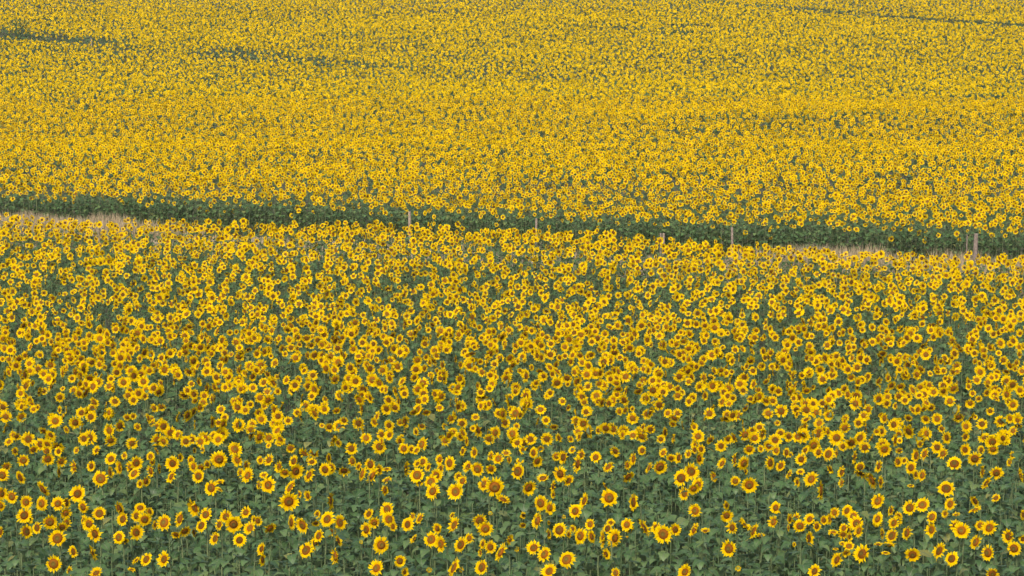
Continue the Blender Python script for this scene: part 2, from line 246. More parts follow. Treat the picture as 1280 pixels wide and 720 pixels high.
 (6.43, 31.94, 1.39, 0.084, -40, 17, 'small sunflower turned left, left one of a pair, ninety-six percent across, nine percent up'),
 (-2.66, 37.21, 1.59, 0.114, 4, -37, 'sunflower nodding down, alone among leaves, thirty-four percent across, eighteen percent up'),
 (-7.6, 36.72, 1.53, 0.128, -42, -15, 'edge-on sunflower facing left, alone among leaves, two percent across, seventeen percent up'),
 (2.93, 37.87, 1.58, 0.122, 51, 7, 'sunflower turned right, lowest of a clump of four, sixty-eight percent across, twenty percent up'),
 (1.6, 37.06, 1.56, 0.123, -57, 44, 'sunflower turned left, alone among leaves, fifty-nine percent across, nineteen percent up'),
 (0.97, 31.06, 1.42, 0.103, 57, 16, 'sunflower turned right, within a long clump, fifty-eight percent across, seven percent up'),
 (6.64, 38.15, 1.59, 0.126, -68, 11, 'sunflower turned left, left one of a pair, ninety percent across, twenty-one percent up'),
 (-6.85, 38.67, 1.45, 0.108, -32, 16, 'sunflower turned left, alone among leaves, nine percent across, nineteen percent up'),
 (-1.08, 31.73, 1.48, 0.089, 45, 17, 'sunflower turned right, topmost of a clump of three, forty-three percent across, eight percent up'),
 (0.36, 38.47, 1.48, 0.108, 31, -15, 'sunflower turned right, lowest of a clump of three, fifty-two percent across, twenty percent up'),
 (1.63, 30.73, 1.57, 0.142, 76, 32, 'edge-on sunflower facing right, topmost of a clump of four, sixty-three percent across, eight percent up'),
 (-6.9, 35.02, 1.6, 0.155, -51, -28, 'edge-on sunflower facing left, upper one of a pair, four percent across, fifteen percent up'),
 (0.43, 39.2, 1.54, 0.113, -47, 8, 'sunflower turned left, leftmost of a clump of three, fifty-two percent across, twenty-one percent up'),
 (3.41, 35.93, 1.5, 0.088, -3, -3, 'small sunflower facing out, alone among leaves, seventy-two percent across, sixteen percent up'),
 (-2.93, 32.14, 1.53, 0.126, -63, 5, 'edge-on sunflower facing left, left one of a pair, twenty-eight percent across, nine percent up'),
 (5.57, 37.85, 1.46, 0.1, 9, -17, 'small sunflower nodding down, within a clump of five, eighty-four percent across, nineteen percent up'),
 (1.71, 35.86, 1.58, 0.116, 36, -30, 'sunflower turned right, alone among leaves, sixty-one percent across, seventeen percent up'),
 (-0.21, 33.83, 1.52, 0.121, 56, 63, 'edge-on sunflower tipped skyward, lowest of a clump of three, forty-nine percent across, thirteen percent up'),
 (-8.29, 38.44, 1.46, 0.098, 26, -13, 'small sunflower nodding down, upper one of a pair, one percent across, nineteen percent up'),
 (1.22, 39.0, 1.5, 0.109, -47, 19, 'sunflower turned left, upper one of a pair, fifty-seven percent across, twenty-one percent up'),
 (6.38, 36.14, 1.49, 0.101, -55, 16, 'sunflower turned left, lowest of a clump of three, ninety percent across, seventeen percent up'),
 (-0.62, 37.38, 1.55, 0.114, -53, 31, 'sunflower turned left, left one of a pair, forty-six percent across, nineteen percent up'),
 (0.52, 36.22, 1.51, 0.111, -27, 62, 'sunflower tilted up, alone among leaves, fifty-three percent across, seventeen percent up'),
 (-7.55, 34.36, 1.41, 0.091, 50, 16, 'small sunflower turned right, alone among leaves, one percent across, twelve percent up'),
 (-0.51, 31.3, 1.41, 0.083, -37, 17, 'small sunflower turned left, right one of a pair, forty-six percent across, seven percent up'),
 (1.35, 31.56, 1.43, 0.083, -40, 23, 'small sunflower turned left, within a long clump, fifty-nine percent across, eight percent up'),
 (1.33, 28.59, 1.43, 0.076, -40, 12, 'small sunflower turned left, alone among leaves, sixty percent across, one percent up'),
 (4.53, 31.56, 1.41, 0.083, -46, 23, 'small sunflower turned left, within a clump of eight, eighty-two percent across, eight percent up'),
 (4.34, 30.15, 1.39, 0.08, -8, 51, 'small sunflower tilted up, rightmost of a clump of three, eighty-three percent across, five percent up'),
 (5.27, 32.36, 1.46, 0.085, 28, 11, 'small sunflower turned right, rightmost of a clump of four, eighty-eight percent across, ten percent up'),
 (5.24, 32.26, 1.42, 0.085, 28, 11, 'small sunflower turned right, within a clump of four, eighty-eight percent across, ten percent up'),
 (2.49, 30.72, 1.52, 0.121, -78, 28, 'edge-on sunflower facing left, left one of a pair, sixty-eight percent across, eight percent up'),
 (-2.52, 31.01, 1.41, 0.103, -55, 3, 'edge-on sunflower facing left, within a clump of three, thirty-one percent across, six percent up'),
 (-8.12, 40.86, 1.44, 0.1, 38, 15, 'small sunflower facing out, upper one of a pair, five percent across, twenty-two percent up'),
 (6.91, 38.92, 1.54, 0.122, -68, 23, 'sunflower turned left, right one of a pair, ninety percent across, twenty-one percent up'),
 (0.75, 39.81, 1.41, 0.094, 2, -6, 'small sunflower facing out, left one of a pair, fifty-four percent across, twenty-one percent up'),
 (-6.22, 37.88, 1.55, 0.148, -60, 4, 'edge-on sunflower facing left, within a clump of seven, twelve percent across, nineteen percent up'),
 (-5.14, 38.5, 1.5, 0.108, -40, 8, 'sunflower turned left, within a clump of five, nineteen percent across, nineteen percent up'),
 (-6.8, 31.52, 1.42, 0.094, -42, 8, 'sunflower turned left, alone among leaves, one percent across, eight percent up'),
 (-2.22, 37.77, 1.51, 0.112, 57, 7, 'sunflower turned right, within a clump of six, thirty-seven percent across, eighteen percent up'),
 (6.18, 38.09, 1.51, 0.1, 33, 9, 'small sunflower turned right, left one of a pair, eighty-eight percent across, twenty percent up'),
 (-5.77, 32.12, 1.5, 0.109, -54, 6, 'edge-on sunflower facing left, topmost of a clump of three, eight percent across, nine percent up'),
 (-5.29, 37.15, 1.53, 0.126, -58, 32, 'edge-on sunflower facing left, alone among leaves, seventeen percent across, seventeen percent up'),
 (-6.26, 32.67, 1.41, 0.081, 43, 11, 'small sunflower turned right, rightmost of a clump of eight, seven percent across, nine percent up'),
 (-3.7, 38.23, 1.54, 0.117, -52, 11, 'sunflower turned left, leftmost of a clump of five, twenty-seven percent across, nineteen percent up'),
 (-3.08, 29.59, 1.52, 0.091, -53, 20, 'sunflower turned left, upper one of a pair, twenty-six percent across, five percent up'),
 (6.62, 33.17, 1.52, 0.102, -58, -20, 'sunflower turned left, upper one of a pair, ninety-five percent across, thirteen percent up'),
 (5.87, 37.06, 1.54, 0.121, -72, 14, 'edge-on sunflower facing left, alone among leaves, eighty-six percent across, nineteen percent up'),
 (3.5, 38.29, 1.44, 0.114, -60, 35, 'sunflower turned left, alone among leaves, seventy-one percent across, twenty percent up'),
 (-3.99, 32.58, 1.44, 0.092, -44, 20, 'sunflower turned left, leftmost of a clump of three, twenty-one percent across, nine percent up'),
 (5.43, 36.22, 1.54, 0.126, -42, -46, 'edge-on sunflower hanging down, within a clump of five, eighty-four percent across, eighteen percent up'),
 (-3.85, 40.86, 1.45, 0.097, 10, -14, 'small sunflower facing out, alone among leaves, twenty-eight percent across, twenty-two percent up'),
 (4.4, 31.12, 1.39, 0.074, -8, -12, 'small sunflower facing out, leftmost of a clump of eight, eighty-two percent across, seven percent up'),
 (4.04, 31.61, 1.43, 0.083, 37, 10, 'small sunflower turned right, right one of a pair, eighty percent across, nine percent up'),
 (-6.65, 34.57, 1.45, 0.1, 65, 8, 'sunflower turned right, topmost of a clump of eight, six percent across, thirteen percent up'),
 (2.04, 37.77, 1.58, 0.122, -66, 10, 'edge-on sunflower facing left, upper one of a pair, sixty-two percent across, twenty percent up'),
 (-1.13, 39.04, 1.5, 0.103, -43, 16, 'small sunflower turned left, topmost of a clump of six, forty-three percent across, twenty percent up'),
 (3.99, 32.34, 1.44, 0.085, -51, 30, 'small sunflower turned left, topmost of a clump of three, seventy-eight percent across, ten percent up'),
 (3.24, 30.45, 1.53, 0.12, -81, 23, 'edge-on sunflower facing left, within a clump of four, seventy-four percent across, eight percent up'),
 (-5.84, 37.09, 1.46, 0.095, 47, -3, 'small sunflower turned right, right one of a pair, fourteen percent across, sixteen percent up'),
 (-3.31, 39.05, 1.51, 0.103, -2, 57, 'small sunflower tilted up, alone among leaves, thirty percent across, twenty percent up'),
 (-2.72, 38.98, 1.52, 0.103, 51, 16, 'small sunflower turned right, alone among leaves, thirty-four percent across, twenty percent up'),
 (-6.95, 37.84, 1.55, 0.132, -56, 5, 'edge-on sunflower facing left, alone among leaves, seven percent across, nineteen percent up'),
 (-8.33, 40.84, 1.47, 0.097, 27, -16, 'small sunflower nodding down, alone among leaves, three percent across, twenty-two percent up'),
 (2.13, 39.5, 1.5, 0.094, 29, 10, 'small sunflower turned right, alone among leaves, sixty-three percent across, twenty-two percent up'),
 (-2.97, 35.04, 1.48, 0.098, -46, -4, 'sunflower turned left, rightmost of a clump of four, thirty percent across, fourteen percent up'),
 (-0.55, 39.47, 1.55, 0.111, -53, 11, 'sunflower turned left, alone among leaves, forty-six percent across, twenty-one percent up'),
 (2.8, 38.35, 1.52, 0.107, -58, 11, 'sunflower turned left, right one of a pair, sixty-six percent across, twenty percent up'),
 (4.23, 32.24, 1.43, 0.077, 27, 11, 'small sunflower turned right, lowest of a clump of three, eighty percent across, ten percent up'),
 (-2.68, 33.35, 1.64, 0.145, 80, 3, 'edge-on sunflower facing right, alone among leaves, thirty-two percent across, thirteen percent up'),
 (5.24, 36.69, 1.5, 0.112, -70, 19, 'edge-on sunflower facing left, alone among leaves, eighty-two percent across, eighteen percent up'),
 (-7.75, 40.55, 1.47, 0.096, -27, 15, 'small sunflower turned left, alone among leaves, six percent across, twenty-two percent up'),
 (-6.03, 39.65, 1.48, 0.094, -29, 15, 'small sunflower turned left, topmost of a clump of four, fifteen percent across, twenty-one percent up'),
 (-3.64, 33.01, 1.43, 0.079, 44, 11, 'small sunflower turned right, rightmost of a clump of three, twenty-five percent across, ten percent up'),
 (-2.48, 31.98, 1.43, 0.076, 11, -23, 'small sunflower nodding down, alone among leaves, thirty-two percent across, eight percent up'),
 (2.63, 38.93, 1.44, 0.092, -4, -25, 'small sunflower nodding down, left one of a pair, sixty-six percent across, twenty percent up'),
 (3.1, 39.37, 1.53, 0.093, 33, 15, 'small sunflower turned right, topmost of a clump of four, sixty-eight percent across, twenty-two percent up'),
 (4.5, 39.52, 1.5, 0.094, -44, 9, 'small sunflower turned left, alone among leaves, seventy-six percent across, twenty-two percent up'),
 (4.34, 33.8, 1.62, 0.161, 71, 3, 'edge-on sunflower facing right, lower one of a pair, eighty percent across, fifteen percent up'),
 (4.65, 39.2, 1.51, 0.103, -57, 8, 'small sunflower turned left, left one of a pair, seventy-seven percent across, twenty-one percent up'),
 (1.26, 29.87, 1.6, 0.13, -79, 3, 'edge-on sunflower facing left, lowest of a long clump, fifty-nine percent across, six percent up'),
 (-2.01, 35.64, 1.45, 0.097, 57, 8, 'sunflower turned right, alone among leaves, thirty-eight percent across, fifteen percent up'),
 (-3.2, 29.14, 1.44, 0.095, 72, 6, 'edge-on sunflower facing right, lower one of a pair, twenty-six percent across, three percent up'),
 (1.11, 29.88, 1.41, 0.087, 59, 24, 'edge-on sunflower facing right, alone among leaves, fifty-nine percent across, four percent up'),
 (3.21, 36.46, 1.49, 0.099, -54, -12, 'sunflower turned left, alone among leaves, seventy percent across, seventeen percent up'),
 (-4.53, 31.77, 1.4, 0.078, -8, -29, 'small sunflower nodding down, lowest of a clump of six, seventeen percent across, seven percent up'),
 (2.6, 39.34, 1.47, 0.097, -49, 30, 'small sunflower turned left, alone among leaves, sixty-five percent across, twenty-one percent up'),
 (-2.22, 36.36, 1.61, 0.127, -69, 18, 'edge-on sunflower facing left, within a clump of six, thirty-five percent across, eighteen percent up'),
 (-5.73, 37.87, 1.51, 0.113, -51, -3, 'edge-on sunflower facing left, lowest of a clump of four, fifteen percent across, eighteen percent up'),
 (-5.36, 39.78, 1.4, 0.094, -34, 9, 'small sunflower turned left, topmost of a clump of five, nineteen percent across, twenty percent up'),
 (-1.69, 31.93, 1.49, 0.076, 45, 10, 'small sunflower turned right, lowest of a clump of four, thirty-eight percent across, nine percent up'),
 (4.47, 31.66, 1.37, 0.075, 34, 10, 'small sunflower turned right, within a clump of eight, eighty-three percent across, eight percent up'),
 (7.06, 33.97, 1.43, 0.081, -46, 41, 'small sunflower turned left, alone among leaves, ninety-seven percent across, fourteen percent up'),
 (-5.15, 38.84, 1.43, 0.089, 14, -24, 'small sunflower nodding down, within a clump of five, twenty percent across, nineteen percent up'),
 (-1.18, 32.34, 1.51, 0.099, -64, 33, 'edge-on sunflower facing left, rightmost of a clump of three, forty-one percent across, ten percent up'),
]
SMALL = [
 (5.65,35.43,1.49,0.108,-73,6), (-4.45,38.65,1.5,0.102,60,7), (-4.34,38.3,1.43,0.101,-43,-8), (-0.11,31.15,1.4,0.08,53,9),
 (-1.75,36.54,1.65,0.143,78,3), (-5.35,34.15,1.4,0.081,56,23), (-1.07,37.75,1.5,0.09,-45,9), (-0.78,37.31,1.41,0.089,-45,23),
 (-0.1,39.59,1.52,0.094,0,58), (1.78,37.81,1.48,0.09,43,9), (3.02,39.32,1.45,0.093,-50,26), (7.06,34.46,1.56,0.129,-90,34),
 (1.37,32.54,1.36,0.072,-2,50), (8.04,40.66,1.44,0.09,26,9), (6.84,31.07,1.34,0.069,-50,11), (-5.2,31.19,1.37,0.08,29,-36),
 (6.31,36.24,1.49,0.095,-67,7), (-6.51,37.5,1.52,0.115,78,14), (-1.4,28.88,1.38,0.067,49,10), (5.06,39.99,1.45,0.095,-57,30),
 (2.98,31.09,1.51,0.122,78,46), (-8.72,40.97,1.42,0.09,54,9), (-5.15,39.27,1.41,0.083,45,10), (-4.15,39.38,1.48,0.084,-31,10),
 (-1.8,33.91,1.36,0.072,-34,11), (-1.69,41.04,1.41,0.087,-35,9), (0.25,40.8,1.41,0.086,-38,9), (3.05,40.09,1.43,0.085,33,15),
 (-0.3,30.92,1.39,0.079,-58,16), (6.51,32.49,1.5,0.107,-83,65), (4.48,32.41,1.41,0.086,-68,7), (5.39,32.81,1.46,0.087,-71,15),
 (-5.81,37.17,1.41,0.082,-37,9), (-3.97,37.79,1.48,0.083,-7,57), (-1.49,38.83,1.47,0.086,-41,37), (4.99,32.0,1.41,0.071,-9,-32),
 (4.22,29.83,1.36,0.066,15,-25), (3.69,37.96,1.54,0.132,-79,3), (-7.05,40.42,1.49,0.096,-44,31), (3.01,33.82,1.42,0.081,49,8),
 (5.11,35.83,1.44,0.085,-63,15), (4.46,36.06,1.44,0.086,-61,7), (-2.75,33.92,1.37,0.072,-38,17), (-1.49,36.97,1.39,0.078,23,-23),
 (-5.27,28.81,1.55,0.113,92,22), (3.73,32.23,1.44,0.085,55,6), (-1.28,38.31,1.46,0.091,-54,27), (-1.58,40.77,1.43,0.09,-47,30),
 (-6.13,39.6,1.39,0.084,55,8), (-3.58,33.26,1.41,0.071,-40,9), (4.65,37.73,1.4,0.08,-20,57), (-6.84,32.82,1.42,0.075,66,8),
 (1.55,31.81,1.38,0.073,25,-32), (0.71,34.96,1.54,0.113,-75,8), (-0.26,38.89,1.54,0.102,-65,23), (4.28,31.22,1.41,0.082,-8,77),
 (-5.37,28.81,1.35,0.069,-47,8), (-4.89,32.68,1.41,0.078,-49,7), (-0.76,40.33,1.47,0.096,-57,15), (7.54,35.36,1.57,0.132,68,17),
 (-1.33,33.11,1.42,0.07,-46,13), (1.1,40.7,1.4,0.079,-37,27), (0.89,32.05,1.36,0.063,-36,-1), (4.19,40.24,1.43,0.078,32,15),
 (6.64,40.44,1.43,0.079,-3,-25), (6.56,38.99,1.43,0.076,-45,27), (6.22,33.35,1.32,0.065,-48,16), (-1.92,37.39,1.39,0.092,-41,65),
 (-2.79,33.14,1.37,0.07,14,-35), (-2.47,39.17,1.4,0.086,-51,23), (0.84,31.31,1.41,0.069,-55,8), (4.33,30.62,1.43,0.068,46,8),
 (8.18,38.26,1.45,0.084,-67,23), (-3.15,39.29,1.53,0.1,68,5), (5.64,38.04,1.58,0.133,-86,8), (-6.57,40.31,1.41,0.079,-33,15),
 (2.62,31.43,1.4,0.075,-20,73), (-2.4,31.03,1.43,0.095,81,23), (0.46,40.95,1.41,0.076,18,-20), (-4.45,32.09,1.38,0.085,76,14),
 (0.4,31.5,1.39,0.083,68,14), (7.02,32.66,1.4,0.086,55,5), (2.26,37.1,1.53,0.107,-78,27), (4.75,30.67,1.46,0.086,61,5),
 (0.13,39.39,1.4,0.077,0,58), (0.14,32.55,1.35,0.064,8,-31), (8.41,39.9,1.43,0.078,34,8), (5.18,37.66,1.44,0.09,-61,-24),
 (0.1,33.41,1.35,0.06,37,11), (-7.47,40.81,1.45,0.08,-39,30), (-5.72,39.95,1.41,0.085,65,7), (7.33,36.11,1.52,0.118,-88,3),
 (-1.21,31.27,1.41,0.083,-72,33), (4.45,36.9,1.45,0.097,-80,32), (4.83,29.99,1.43,0.092,-9,89), (-3.2,36.23,1.35,0.071,-49,8),
 (-0.13,39.3,1.43,0.077,54,7), (-1.99,38.31,1.46,0.098,-27,81), (-6.25,32.41,1.39,0.058,-35,9), (-3.9,37.01,1.41,0.082,-58,6),
 (-4.61,37.37,1.42,0.086,-15,78), (-5.3,40.93,1.41,0.076,-46,7), (-4.61,29.3,1.39,0.07,-66,51), (-7.33,37.52,1.5,0.105,87,3),
 (0.7,35.21,1.39,0.063,-55,8), (4.32,30.59,1.35,0.055,-8,67), (-0.32,30.37,1.37,0.06,-60,7), (4.83,40.34,1.32,0.062,-43,27),
 (-5.85,38.35,1.46,0.095,81,4), (3.27,30.79,1.43,0.066,-6,80), (-0.76,33.3,1.38,0.062,-61,32), (6.3,32.96,1.37,0.065,-44,74),
 (4.71,30.11,1.42,0.067,-9,83), (4.75,29.75,1.37,0.066,-9,84), (5.6,39.87,1.42,0.095,-81,4), (-4.77,28.8,1.36,0.059,64,73),
 (-5.65,41.26,1.35,0.063,65,6), (3.66,37.77,1.39,0.067,61,5), (3.87,32.0,1.34,0.057,-74,5), (6.05,35.63,1.41,0.064,-10,79),
 (3.63,30.71,1.32,0.039,40,10), (-4.69,37.01,1.34,0.057,66,59), (1.32,35.8,1.43,0.079,82,31), (4.23,30.59,1.28,0.047,-8,80),
 (0.44,33.11,1.28,0.039,53,8), (1.59,31.87,1.26,0.046,-3,80),
]
random.seed(11); rng = np.random.default_rng(11)

# ================================================================ materials
def mat(name):
    m = bpy.data.materials.new(name); m.use_nodes = True
    n = m.node_tree.nodes; l = m.node_tree.links
    return m, n, l, n['Principled BSDF'], n['Material Output']
def ramp(n, stops):
    r = n.new('ShaderNodeValToRGB'); e = r.color_ramp.elements
    while len(e) < len(stops): e.new(.5)
    for k, (p, c) in enumerate(stops): e[k].position = p; e[k].color = (*c, 1)
    return r
def attr(n, name):
    a = n.new('ShaderNodeAttribute'); a.attribute_name = name; return a
def variety(n, l):                                  # 0..1, one value for each plant, petal or leaf
    a = attr(n, 'tint'); o = n.new('ShaderNodeObjectInfo'); s = n.new('ShaderNodeMath'); s.operation = 'ADD'
    l.new(a.outputs['Fac'], s.inputs[0]); l.new(o.outputs['Random'], s.inputs[1])
    f = n.new('ShaderNodeMath'); f.operation = 'FRACT'; l.new(s.outputs[0], f.inputs[0]); return f
def hsv(n, l, col, val):
    h = n.new('ShaderNodeHueSaturation'); l.new(col, h.inputs['Color']); l.new(val, h.inputs['Value']); return h.outputs[0]
def maprange(n, l, x, a, b):
    m = n.new('ShaderNodeMapRange'); l.new(x, m.inputs[0]); m.inputs[3].default_value = a; m.inputs[4].default_value = b; return m.outputs[0]
def glow_through(n, l, bsdf, out, col, fac):        # thin tissue lets some light through
    t = n.new('ShaderNodeBsdfTranslucent'); l.new(col, t.inputs[0])
    x = n.new('ShaderNodeMixShader'); x.inputs[0].default_value = fac
    l.new(bsdf.outputs[0], x.inputs[1]); l.new(t.outputs[0], x.inputs[2]); l.new(x.outputs[0], out.inputs[0])

def petal_material():
    m, n, l, b, o = mat('petal_yellow')
    r = ramp(n, [(0, (.57, .26, .0004)), (.3, (.72, .485, .0004)), (1, (.80, .585, .0008))])
    l.new(attr(n, 'rad').outputs['Fac'], r.inputs[0])
    c = hsv(n, l, r.outputs[0], maprange(n, l, variety(n, l).outputs[0], .84, 1.08))
    l.new(c, b.inputs['Base Color']); b.inputs['Roughness'].default_value = .8; b.inputs['Specular IOR Level'].default_value = .03
    glow_through(n, l, b, o, c, .3); return m
def disc_material():
    m, n, l, b, o = mat('seed_disc_brown')
    r = ramp(n, [(0, (.12, .10, .015)), (.35, (.10, .060, .007)), (.72, (.18, .062, .003)), (1, (.13, .036, .002))])
    l.new(attr(n, 'rad').outputs['Fac'], r.inputs[0])
    t = n.new('ShaderNodeTexCoord'); x = n.new('ShaderNodeTexNoise'); x.inputs['Scale'].default_value = 9; l.new(t.outputs['Object'], x.inputs['Vector'])
    v = variety(n, l); a = n.new('ShaderNodeMath'); a.operation = 'MULTIPLY'
    l.new(maprange(n, l, x.outputs[0], .7, 1.3), a.inputs[0]); l.new(maprange(n, l, v.outputs[0], .65, 1.25), a.inputs[1])
    l.new(hsv(n, l, r.outputs[0], a.outputs[0]), b.inputs['Base Color']); b.inputs['Roughness'].default_value = .85; b.inputs['Specular IOR Level'].default_value = .15
    return m
def leaf_material():
    m, n, l, b, o = mat('leaf_green')
    v = variety(n, l)
    r = ramp(n, [(0, (.046, .098, .030)), (.45, (.074, .145, .046)), (.8, (.105, .180, .060)), (.96, (.145, .21, .065)), (1, (.22, .22, .06))])
    l.new(v.outputs[0], r.inputs[0])
    g = n.new('ShaderNodeNewGeometry'); under = n.new('ShaderNodeMix'); under.data_type = 'RGBA'
    l.new(g.outputs['Backfacing'], under.inputs[0]); l.new(r.outputs[0], under.inputs[6]); under.inputs[7].default_value = (.13, .19, .09, 1)
    rib = n.new('ShaderNodeMath'); rib.operation = 'LESS_THAN'; l.new(attr(n, 'rad').outputs['Fac'], rib.inputs[0]); rib.inputs[1].default_value = .09
    x = n.new('ShaderNodeMix'); x.data_type = 'RGBA'; l.new(rib.outputs[0], x.inputs[0]); l.new(under.outputs[2], x.inputs[6]); x.inputs[7].default_value = (.13, .17, .09, 1)
    t = n.new('ShaderNodeTexCoord'); z = n.new('ShaderNodeTexNoise'); z.inputs['Scale'].default_value = 14; l.new(t.outputs['Object'], z.inputs['Vector'])
    c = hsv(n, l, x.outputs[2], maprange(n, l, z.outputs[0], .65, 1.35))
    l.new(c, b.inputs['Base Color']); b.inputs['Roughness'].default_value = .5; b.inputs['Specular IOR Level'].default_value = .45
    glow_through(n, l, b, o, c, .3); return m
def plain(name, a, bcol, rough=.8, scale=8.0, by_tint=True):
    m, n, l, b, o = mat(name)
    r = ramp(n, [(0, a), (1, bcol)])
    t = n.new('ShaderNodeTexCoord'); z = n.new('ShaderNodeTexNoise'); z.inputs['Scale'].default_value = scale; z.inputs['Detail'].default_value = 5
    l.new(t.outputs['Object'], z.inputs['Vector'])
    l.new(variety(n, l).outputs[0] if by_tint else z.outputs[0], r.inputs[0])
    l.new(hsv(n, l, r.outputs[0], maprange(n, l, z.outputs[0], .6, 1.4)), b.inputs['Base Color']); b.inputs['Roughness'].default_value = rough
    return m
M_PETAL, M_DISC, M_LEAF = petal_material(), disc_material(), leaf_material()
M_STEM = plain('stem_green', (.06, .10, .035), (.14, .18, .075), .7)
M_CALYX = plain('calyx_green', (.06, .11, .03), (.10, .16, .05), .7)
M_BUD = plain('bud_green', (.16, .20, .03), (.26, .26, .03), .7)
M_GRASS = plain('dry_grass', (.22, .18, .105), (.40, .32, .20), .9)
M_WOOD_PALE = plain('weathered_wood_pale', (.18, .14, .105), (.30, .24, .18), .85, 12, False)
M_WOOD_DARK = plain('weathered_wood_dark', (.13, .105, .085), (.25, .20, .165), .85, 12, False)
M_BARK = plain('bark', (.08, .06, .045), (.15, .12, .09), .9, 10, False)
def soil_material():
    m, n, l, b, o = mat('soil')
    t = n.new('ShaderNodeTexCoord'); z = n.new('ShaderNodeTexNoise'); z.inputs['Scale'].default_value = 1.3; z.inputs['Detail'].default_value = 9
    l.new(t.outputs['Object'], z.inputs['Vector'])
    r = ramp(n, [(.3, (.045, .05, .025)), (.7, (.11, .105, .055))]); l.new(z.outputs[0], r.inputs[0])
    d = ramp(n, [(.3, (.22, .17, .10)), (.7, (.40, .31, .20))]); l.new(z.outputs[0], d.inputs[0])
    s = n.new('ShaderNodeSeparateXYZ'); l.new(t.outputs['Object'], s.inputs[0])
    q = n.new('ShaderNodeMath'); q.operation = 'MULTIPLY_ADD'; l.new(s.outputs[0], q.inputs[0]); q.inputs[1].default_value = SLANT; l.new(s.outputs[1], q.inputs[2])
    e = n.new('ShaderNodeMath'); e.operation = 'COMPARE'; l.new(q.outputs[0], e.inputs[0]); e.inputs[1].default_value = (T_NEAR + T_FAR)/2; e.inputs[2].default_value = (T_FAR - T_NEAR)/2
    x = n.new('ShaderNodeMix'); x.data_type = 'RGBA'; l.new(e.outputs[0], x.inputs[0]); l.new(r.outputs[0], x.inputs[6]); l.new(d.outputs[0], x.inputs[7])
    l.new(x.outputs[2], b.inputs['Base Color']); b.inputs['Roughness'].default_value = .95
    u = n.new('ShaderNodeBump'); u.inputs['Strength'].default_value = .6; u.inputs['Distance'].default_value = .1; l.new(z.outputs[0], u.inputs['Height']); l.new(u.outputs[0], b.inputs['Normal'])
    return m
# the grassy verge between the two fields runs slantwise: t = y + SLANT x
SLANT, T_NEAR, T_FAR = .38, 87.4, 94.0
M_SOIL = soil_material()

# ================================================================ mesh helpers
def tri_mesh(name, V, F, mats, mi=None, rad=None, tint=None, smooth=True):
    V = np.asarray(V, np.float32).reshape(-1, 3); F = np.asarray(F, np.int32).reshape(-1, 3)
    me = bpy.data.meshes.new(name); n = len(F)
    me.vertices.add(len(V)); me.vertices.foreach_set('co', V.ravel())
    me.loops.add(3*n); me.loops.foreach_set('vertex_index', F.ravel())
    me.polygons.add(n); me.polygons.foreach_set('loop_start', np.arange(0, 3*n, 3, dtype=np.int32))
    me.polygons.foreach_set('loop_total', np.full(n, 3, np.int32))
    for m in mats: me.materials.append(m)
    if mi is not None: me.polygons.foreach_set('material_index', np.asarray(mi, np.int32))
    me.polygons.foreach_set('use_smooth', np.full(n, smooth))
    for k, a in (('rad', rad), ('tint', tint)):
        if a is not None:
            x = me.attributes.new(k, 'FLOAT', 'POINT'); x.data.foreach_set('value', np.asarray(a, np.float32).ravel())
    me.update(calc_edges=True); return me
def link(name, me, parent=None):
    o = bpy.data.objects.new(name, me); C.objects.link(o)
    if parent is not None: o.parent = parent
    return o
class Tmpl:                                          # a little pattern of triangles that gets copied many times
    def __init__(s): s.V, s.F, s.R, s.T, s.M = [], [], [], [], []
    def add(s, V, F, rad, m, tint=0.0):
        k = len(s.V); s.V += [tuple(v) for v in V]; s.F += [tuple(i + k for i in f) for f in F]
        s.R += list(rad); s.T += [tint]*len(V); s.M += [m]*len(F)
    def arrays(s): return np.array(s.V, float), np.array(s.F, int), np.array(s.R, float), np.array(s.T, float), np.array(s.M, int)
    def mesh(s, name, mats, smooth=True):
        V, F, R, T, M = s.arrays(); return tri_mesh(name, V, F, mats, M, R, T, smooth)

# ---- bloom pieces, unit radius, facing +Z
def petals(t, rnd, n=17, layers=2, detail=2, m=0):
    gap = rnd.choice((.02, .05, .12, .22)); curl = rnd.uniform(-.12, .16); sprd = rnd.uniform(.10, .26); wide = rnd.uniform(.85, 1.1)
    for L in range(layers):
        for i in range(n):
            if rnd.random() < gap*(.5 if L == 0 else 1.3): continue
            a = 2*math.pi*(i + .5*L + rnd.uniform(-.22, .22))/n
            ln = rnd.uniform(.84, 1.12)*(1 - .10*L); w = (3.0 if layers == 1 else 2.0)/n*rnd.uniform(.8, 1.2)*wide
            z1, z2 = rnd.uniform(.0, .10) + .05*L + curl*.4, rnd.uniform(-sprd, sprd) + .04*L + curl
            if rnd.random() < .07: ln *= .72; z2 += .3
            ca, sa = math.cos(a), math.sin(a); tw = rnd.uniform(-.05, .05)
            P = lambda r, s, z: (r*ca - s*sa, r*sa + s*ca, z)
            if detail == 2:
                V = [P(.42, -.55*w, 0), P(.42, .55*w, 0), P(.72, -w*.95, z1 - tw), P(.76, w*.95, z1 + tw), P(ln, 0, z2)]
                t.add(V, [(0, 2, 3), (0, 3, 1), (2, 4, 3)], (0, 0, .5, .5, 1), m, rnd.random()*.35)
            else:
                V = [P(.34, 0, 0), P(.72, -w*1.12, z1), P(ln, 0, z2), P(.72, w*1.12, z1)]
                t.add(V, [(0, 1, 2), (0, 2, 3)], (0, .5, 1, .5), m, rnd.random()*.35)
